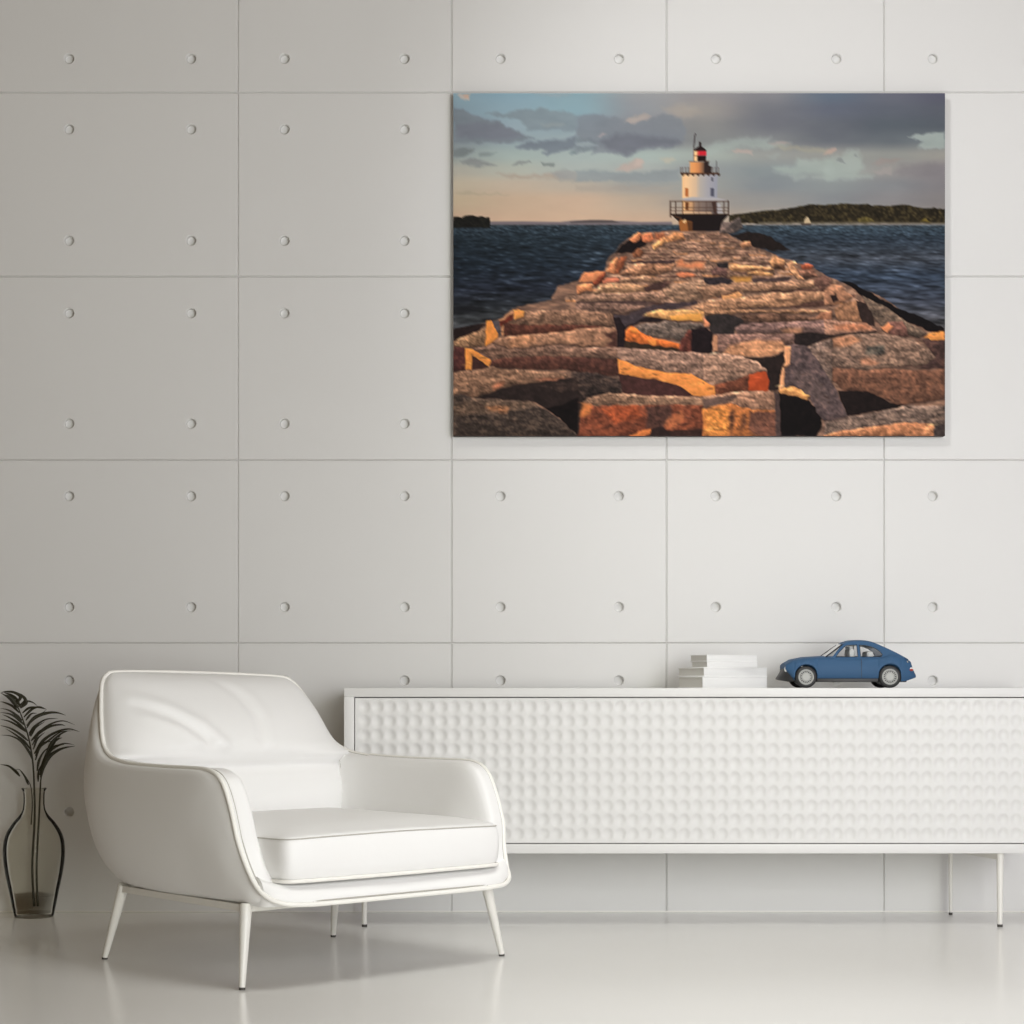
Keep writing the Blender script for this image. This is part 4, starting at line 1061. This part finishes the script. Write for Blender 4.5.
# ------------------------------------------------------------------ armchair
def build_chair():
    t = thing('armchair', 'white leather armchair with ivory piping on tapered cream legs', 'armchair', (-.584, -1.10, 0), math.radians(43))
    ZB = .205
    # stations from the front bottom corner round to the middle of the back (right half):
    # rim point, bulge point at mid height, base point
    S = [((.300, -.450, .209), (.305, -.442, .206), (.300, -.415, ZB)),
         ((.360, -.440, .213), (.362, -.428, .207), (.345, -.395, ZB)),
         ((.398, -.418, .227), (.396, -.402, .214), (.366, -.365, ZB)),
         ((.416, -.388, .255), (.418, -.362, .228), (.378, -.325, ZB)),
         ((.420, -.358, .312), (.428, -.318, .258), (.384, -.270, ZB)),
         ((.421, -.334, .388), (.436, -.278, .300), (.388, -.215, ZB)),
         ((.421, -.306, .460), (.441, -.232, .345), (.390, -.160, ZB)),
         ((.421, -.272, .512), (.444, -.185, .380), (.391, -.110, ZB)),
         ((.420, -.220, .535), (.446, -.130, .400), (.392, -.060, ZB)),
         ((.420, -.130, .538), (.448, -.050, .405), (.392, .000, ZB)),
         ((.420, .020, .538), (.450, .070, .408), (.388, .090, ZB)),
         ((.420, .170, .541), (.450, .200, .412), (.378, .175, ZB)),
         ((.416, .240, .547), (.448, .270, .418), (.366, .222, ZB)),
         ((.411, .295, .558), (.443, .330, .428), (.350, .258, ZB)),
         ((.404, .336, .580), (.434, .378, .440), (.330, .288, ZB)),
         ((.395, .364, .612), (.420, .416, .456), (.308, .310, ZB)),
         ((.383, .388, .645), (.402, .448, .474), (.284, .326, ZB)),
         ((.368, .415, .685), (.378, .476, .495), (.258, .338, ZB)),
         ((.352, .440, .722), (.346, .500, .512), (.230, .346, ZB)),
         ((.338, .457, .750), (.310, .516, .525), (.200, .353, ZB)),
         ((.318, .468, .770), (.270, .526, .535), (.170, .358, ZB)),
         ((.285, .472, .780), (.225, .532, .540), (.140, .361, ZB)),
         ((.140, .476, .784), (.110, .538, .543), (.070, .364, ZB)),
         ((.000, .478, .785), (.000, .540, .545), (.000, .365, ZB))]
    half = [catmull([s[k] for s in S], 6) for k in range(3)]
    full = []
    for h in half:
        L = [np.array(p) for p in h]
        full.append(L+[p*np.array((-1, 1, 1)) for p in L[-2::-1]])
    R, Mb, B = full
    def dip(p):
        x, y, z_ = p
        dz = -.022*x*min(1, max(0, (z_-.60)/.15))
        if x > 0 and y > .2: dz -= .028*(x/.4)*math.exp(-((z_-.625)/.055)**2)
        dy = 0
        if y < -.1: dy = -.030*(x/.42)*min(1, max(0, (z_-.25)/.12))*min(1, (-.1-y)/.1)
        return p+np.array((0, dy, dz))
    R = [dip(p) for p in R]; Mb = [dip(p) for p in Mb]
    n = len(R); NT = 16
    # outer shell
    V = []
    for i in range(n):
        r, m, b = R[i], Mb[i], B[i]
        ctl = [r, np.array((r[0]+(m-r)[0]*.62, r[1]+(m-r)[1]*.62, r[2]-.14*(r[2]-m[2]))), m, np.array(((m*.80+b*.20)[0], (m*.80+b*.20)[1], b[2]+(m[2]-b[2])*.42)), np.array(((m*.42+b*.58)[0], (m*.42+b*.58)[1], b[2]+(m[2]-b[2])*.10)), b]
        V += [tuple(p) for p in catmull(ctl, 4)]
    k = len(V)//n
    Fo = gridfaces(n, k)
    # underside
    o = len(V)
    V.append((0, 0, ZB))
    for i in range(n-1): Fo.append((i*k+k-1, (i+1)*k+k-1, o))
    Fo.append(((n-1)*k+k-1, k-1, o))
    Fo.append(tuple(range(k-1, -1, -1))[:0] or (0, k-1, (n-1)*k+k-1, (n-1)*k))
    sh = obj('shell', V, Fo, M_leather, t)
    bm = bmesh.new(); bm.from_mesh(sh.data)
    bmesh.ops.recalc_face_normals(bm, faces=bm.faces[:]); bm.to_mesh(sh.data); bm.free()
    sh.data.set_sharp_from_angle(angle=math.radians(60))
    # front edge of the base: closes between the two bottom corners
    # inner lining: padded arms, running round behind the back cushion
    Sin = []
    def sst(a, b, v):
        v = min(1, max(0, (v-a)/(b-a))); return v*v*(3-2*v)
    for r, _, _ in S:
        x, y, z_ = r
        q = min(1, x/.42)
        f = min(1, max(0, (z_-.225)/.16))
        xi = min(x-.012, .366)
        fr = [(x-.020, y-.010*f-.001, z_+.002), (x-.058*q, y-.008*f+.004, z_-.010*f+.006*(1-f)), (min(xi, .338-.01*(1-f)), y+.03+.05*f, max(.235, z_-.15*f))]
        tp_ = [(x-.018, y-.002, z_-.001), (x-.060, y-.004, z_-.026), (x-.076, y+.01, .30)]
        bk = [(x*.975, y-.006, z_-.007*q-.004*(x < .3)), (x*.89, y-.028, z_-.05), (x*.72, .30+.06*(1-q), .30)]
        a, b = sst(-.34, -.05, y), sst(.24, .36, y)
        mixd = [tuple((u*(1-a)+v*a)*(1-b)+w_*b for u, v, w_ in zip(U, V_, W_)) for U, V_, W_ in zip(fr, tp_, bk)]
        Sin.append((r, *mixd))
    hi = [catmull([s[q] for s in Sin], 6) for q in range(4)]
    fi = []
    for h in hi:
        L = [np.array(p) for p in h]; fi.append(L+[p*np.array((-1, 1, 1)) for p in L[-2::-1]])
    V = []
    for i in range(n):
        V += [tuple(dip(p)) for p in catmull([f[i] for f in fi], 5)]
    ki = len(V)//n
    ln = obj('arm_lining', V, gridfaces(n, ki, flip=True), M_leather, t)
    # seat deck under the cushion with the front lip
    def lip(x, prof): return [(x, y, z_) for y, z_ in prof]
    prof = [(-.375, ZB+.002), (-.430, ZB+.0005), (-.444, .207), (-.4475, .214), (-.4475, .224), (-.440, .240), (-.426, .252), (-.39, .258), (.22, .258), (.22, ZB+.002)]
    V = []; xs = np.concatenate([np.linspace(-.408, -.30, 9)[:-1], np.linspace(-.30, .30, 9), np.linspace(.30, .408, 9)[1:]])
    for x in xs:
        e = float(np.interp(abs(x), [0, .30, .36, .398, .408], [0, 0, .010, .031, .044])); g_ = float(np.interp(abs(x), [0, .30, .36, .398, .408], [0, 0, .004, .017, .026]))
        for y, z_ in prof: V.append((x if y < -.38 else x*.78, y+(e if y < -.3 else 0), z_+(g_ if z_ > .206 and y < -.3 else 0)))
    Fd = gridfaces(25, len(prof), wrap=True)+[tuple(range(len(prof))), tuple(24*len(prof)+q for q in range(len(prof)))[::-1]]
    dk = obj('seat_base', V, Fd, M_leather, t)
    bm = bmesh.new(); bm.from_mesh(dk.data); bmesh.ops.recalc_face_normals(bm, faces=bm.faces[:]); bm.to_mesh(dk.data); bm.free()
    dk.data.set_sharp_from_angle(angle=math.radians(50))
    # piping loop along the rim and across the front bottom edge
    front = [np.array((x, -.4535+.004*(abs(x)/.29)**4, .2085)) for x in np.linspace(-.29, .29, 24)]
    loop = [tuple(p) for p in R[:-1]]+[tuple(R[-1])]+[tuple(p) for p in front]
    pp = obj('piping', *tube([Vector(p) for p in loop], .0060, 10, closed=True), M_pipe, t)
    sm = [Vector(dip(.50*a+.50*b))+Vector((0, 0, .0006)) for a, b in zip(fi[0], fi[1])]
    sm += [Vector((q[0], q[1]+.0040, q[2]+.0078)) for q in front]
    obj('stitch_line', *tube(sm, .0019, 6, closed=True), M_seam, pp)
    # seat cushion: crowned box with a seam along its top edge
    def cushion_outline(q):
        """rounded rectangle in plan, q angle index -> x, y"""
    NX, NY = 40, 36
    hx, y0, y1, zc0, zc1 = .366, -.438, .29, .262, .374
    def sgn(v, p): return math.copysign(abs(v)**p, v)
    N = 160; rows = []
    prof = [(.0, .0), (.55, .0), (.93, .0), (.975, .004), (.992, .014), (1.0, .035), (1.004, .06), (1.0, .085), (.992, .101), (.985, .108), (.972, .1125), (.95, .1155), (.90, .1215), (.78, .1305), (.6, .1375), (.35, .1415), (0, .1425)]
    V = []
    for s, dz in prof:
        for a in range(N):
            th = 2*PI*a/N
            x = sgn(math.cos(th), .11)*hx; y = sgn(math.sin(th), .11)*(y1-y0)/2
            ybow = -.012*(1-(x/hx)**2) if y < 0 else 0
            V.append((x*s, (y0+y1)/2+y*s+ybow*s, zc0+dz+(.006*(1-(x/hx)**2)*s if 0.1 < dz < .12 else 0)))
    Fs = gridfaces(len(prof), N, wrap=True)
    sc = obj('seat_cushion', V, Fs, M_leather, t)
    bm = bmesh.new(); bm.from_mesh(sc.data)
    bmesh.ops.remove_doubles(bm, verts=bm.verts[:], dist=1e-5)
    bmesh.ops.recalc_face_normals(bm, faces=bm.faces[:]); bm.to_mesh(sc.data); bm.free()
    def ring(s, dz, off=0.0):
        out = []
        for a in range(N):
            th = 2*PI*a/N
            x = sgn(math.cos(th), .11)*hx; y = sgn(math.sin(th), .11)*(y1-y0)/2
            ybow = -.012*(1-(x/hx)**2) if y < 0 else 0
            out.append(Vector((x*s, (y0+y1)/2+y*s+ybow*s, zc0+dz+(.006*(1-(x/hx)**2)*s if 0.1 < dz < .12 else 0))))
        return out
    obj('top_seam', *tube(ring(.987, .1075), .0016, 6, closed=True), M_seam, sc)
    obj('bottom_piping', *tube(ring(.992, .0045), .0050, 8, closed=True), M_pipe, sc)
    # back cushion: pillow filling the rim, creased across
    rz = np.array([p[2] for p in half[0]]); rx = np.array([p[0] for p in half[0]]); ry = np.array([p[1] for p in half[0]])
    sel = slice(6*13, None)
    zr, xr, yr = rz[sel], rx[sel], ry[sel]
    order = np.argsort(zr); zr, xr, yr = zr[order], xr[order], yr[order]
    NU, NV = 81, 90
    zs_ = np.concatenate([np.linspace(.30, .70, 56), .70+.0835*np.sin(np.linspace(0, PI/2, NV-55))[1:]])
    V = []
    def fold(u, v, pts, w, h):
        best = 9
        for (a, b), (c_, d_) in zip(pts[:-1], pts[1:]):
            L2 = (c_-a)**2+(d_-b)**2
            s = max(0, min(1, ((u-a)*(c_-a)+(v-b)*(d_-b))/L2))
            fx, fz = a+(c_-a)*s, b+(d_-b)*s
            best = min(best, math.hypot(u-fx, v-fz)/w)
        return h*math.exp(-best*best)
    YK = np.array(catmull([(a, b, 0) for a, b in zip([.30, .37, .44, .49, .510, .522, .534, .56, .60, .66, .72, .755, .775, .7835], [.225, .215, .213, .228, .242, .252, .243, .233, .240, .280, .340, .385, .430, .472])], 12))
    for z_ in zs_:
        yrim = float(np.interp(z_, zr, yr))
        xw = float(np.interp(z_, zr, xr))-.003 if z_ > .558 else float(np.interp(z_, [.30, .50, .535, .558], [.356, .360, .385, .408]))
        # front surface depth along the centre
        yc = float(np.interp(z_, YK[:, 0], YK[:, 1])) if True else float(np.interp(z_, [.30, .37, .44, .49, .510, .522, .534, .56, .60, .66, .72, .755, .775, .7835], [.225, .215, .213, .228, .242, .252, .243, .233, .240, .280, .340, .385, .430, .472]))
        for j in range(NU):
            u = -1+2*j/(NU-1)
            au = abs(u)
            if z_ > .535:
                e = (1-au**3.2)**.55
                y = yrim-.002+(yc-yrim)*e
            else:
                e = (1-au**8)
                y = yc+.05*(1-e)
            x = u*xw
            f = 0
            f += fold(x, z_, [(-.30, .715), (-.22, .69), (-.13, .64), (-.08, .585)], .016, .011)
            f -= fold(x, z_, [(-.30, .690), (-.20, .655), (-.13, .600)], .014, .009)
            f += fold(x, z_, [(-.29, .665), (-.21, .63), (-.16, .59)], .012, .007)
            f -= fold(x, z_, [(-.01, .77), (.04, .72), (.06, .66), (.05, .60)], .018, .007)
            f += fold(x, z_, [(.035, .77), (.085, .72), (.10, .66), (.08, .59)], .02, .005)
            f -= fold(x, z_, [(-.25, .57), (-.05, .55), (.2, .548)], .012, .003)
            V.append(tuple(dip(np.array((x, y-f*(1-au**6), z_)))))
    nv = len(zs_)
    m = len(V)
    for i in range(nv):
        for j in range(NU):
            x, y, z_ = V[i*NU+j]
            yb2 = float(np.interp(z_, [.30, .5, .7, .785], [.33, .40, .45, .472]))
            V.append((x*.97, max(y+.001, yb2), z_-.002))
    Fb = gridfaces(nv, NU)+[tuple(q+m for q in f[::-1]) for f in gridfaces(nv, NU)]
    for i in range(nv-1):
        for j in (0, NU-1): Fb.append((i*NU+j, (i+1)*NU+j, m+(i+1)*NU+j, m+i*NU+j))
    for i in (0, nv-1):
        for j in range(NU-1): Fb.append((i*NU+j, i*NU+j+1, m+i*NU+j+1, m+i*NU+j))
    bc = obj('back_cushion', V, Fb, M_leather, t)
    bm = bmesh.new(); bm.from_mesh(bc.data); bmesh.ops.recalc_face_normals(bm, faces=bm.faces[:]); bm.to_mesh(bc.data); bm.free()
    for s in (-1, 1):
        jl = catmull([(s*.345, .250, .372), (s*.350, .253, .43), (s*.354, .262, .49), (s*.360, .276, .522), (s*.378, .312, .558)], 6)
        obj('side_seam', *tube([Vector(dip(q)) for q in jl], .0024, 6), M_seam, bc)
    # legs with dark tips, rails
    tops = [(.392, -.330), (-.402, -.322), (.345, .275), (-.375, .285)]
    feet = [(.446, -.336), (-.428, -.342), (.360, .310), (-.390, .358)]
    for (ax, ay), (bx, by) in zip(tops, feet):
        a, b = Vector((ax, ay, ZB+.004)), Vector((bx, by, .006))
        pts = [b.lerp(a, q) for q in (0, .33, .66, 1)]
        l = obj('leg', *tube(pts, [.0078, .0105, .0132, .0155], 20), M_leg, t, sharp=50)
        d = (b-a).normalized()
        obj('foot', *tube([Vector((bx, by, 0))+Vector((d.x, d.y, 0))*.002, Vector((bx, by, .006))], .0080, 16), M_tip, l, sharp=50)
    for i, j in ((0, 2), (1, 3), (0, 1), (2, 3)):
        p, q = Vector((*tops[i], ZB-.005)), Vector((*tops[j], ZB-.005))
        d = (q-p).normalized(); s = d.cross(Vector((0, 0, 1)))*.010
        V = [p+s*k_+Vector((0, 0, h)) for k_ in (-1, 1) for h in (-.011, .006)]+[q+s*k_+Vector((0, 0, h)) for k_ in (-1, 1) for h in (-.011, .006)]
        obj('rail', V, [(0, 1, 3, 2), (4, 6, 7, 5), (0, 4, 5, 1), (2, 3, 7, 6), (1, 5, 7, 3), (0, 2, 6, 4)], M_leg, t, smooth=False)
build_chair()

# ------------------------------------------------------------------ light
def area(name, loc, target, size, power, color, sy=None):
    l = bpy.data.lights.new(name, 'AREA'); l.energy = power; l.color = color; l.size = size
    if sy: l.shape = 'RECTANGLE'; l.size_y = sy
    o = bpy.data.objects.new(name, l); COL.objects.link(o); o.location = loc
    o.rotation_euler = (Vector(target)-Vector(loc)).to_track_quat('-Z', 'Y').to_euler()
    return o
area('window_light', (3.6, -5.0, 1.9), (1.2, 0, .9), 2.4, 55, (.78, .77, 1.0), 2.4)
area('front_light', (2.2, -7.3, 1.5), (.9, 0, .9), 3.0, 258, (.97, .99, .945), 3.0)
d_ = area('overhead_fill', (.7, -2.1, 3.5), (.5, -1.7, 0), 1.4, 16, (.99, 1.0, .95), 1.4)  # added fill from overhead to brighten the seat top and floor
d_.data.spread = math.radians(85)
sp = bpy.data.lights.new('print_shadow_spot', 'SPOT'); sp.energy = 128; sp.color = (.99, .99, 1.0)  # added unseen spot, throws the print's shadow to the right and down
sp.spot_size = math.radians(62); sp.spot_blend = 1.0; sp.shadow_soft_size = .16
so = bpy.data.objects.new('print_shadow_spot', sp); COL.objects.link(so); so.location = (-.5, -2.5, 3.75)
so.rotation_euler = (Vector((1.25, 0, 2.0))-so.location).to_track_quat('-Z', 'Y').to_euler()
# surroundings: dim and warm behind and to the left, brighter towards the front right
w = bpy.data.worlds.new('world'); scene.world = w; w.use_nodes = True
nt = w.node_tree; bg = nt.nodes['Background']
tc = nt.nodes.new('ShaderNodeTexCoord')
dt = nt.nodes.new('ShaderNodeVectorMath'); dt.operation = 'DOT_PRODUCT'
dt.inputs[1].default_value = Vector((.62, -.70, .35)).normalized()
nt.links.new(tc.outputs['Generated'], dt.inputs[0])
cr = nt.nodes.new('ShaderNodeValToRGB')
cr.color_ramp.elements[0].position = .0; cr.color_ramp.elements[0].color = (.075, .045, .014, 1)
cr.color_ramp.elements[1].position = 1.0; cr.color_ramp.elements[1].color = (.09, .057, .018, 1)
nt.links.new(dt.outputs['Value'], cr.inputs['Fac']); nt.links.new(cr.outputs['Color'], bg.inputs['Color'])
bg.inputs['Strength'].default_value = 1.0
vs = scene.view_settings
vs.view_transform = 'Standard'; vs.look = 'None'; vs.gamma = 1; vs.exposure = 0
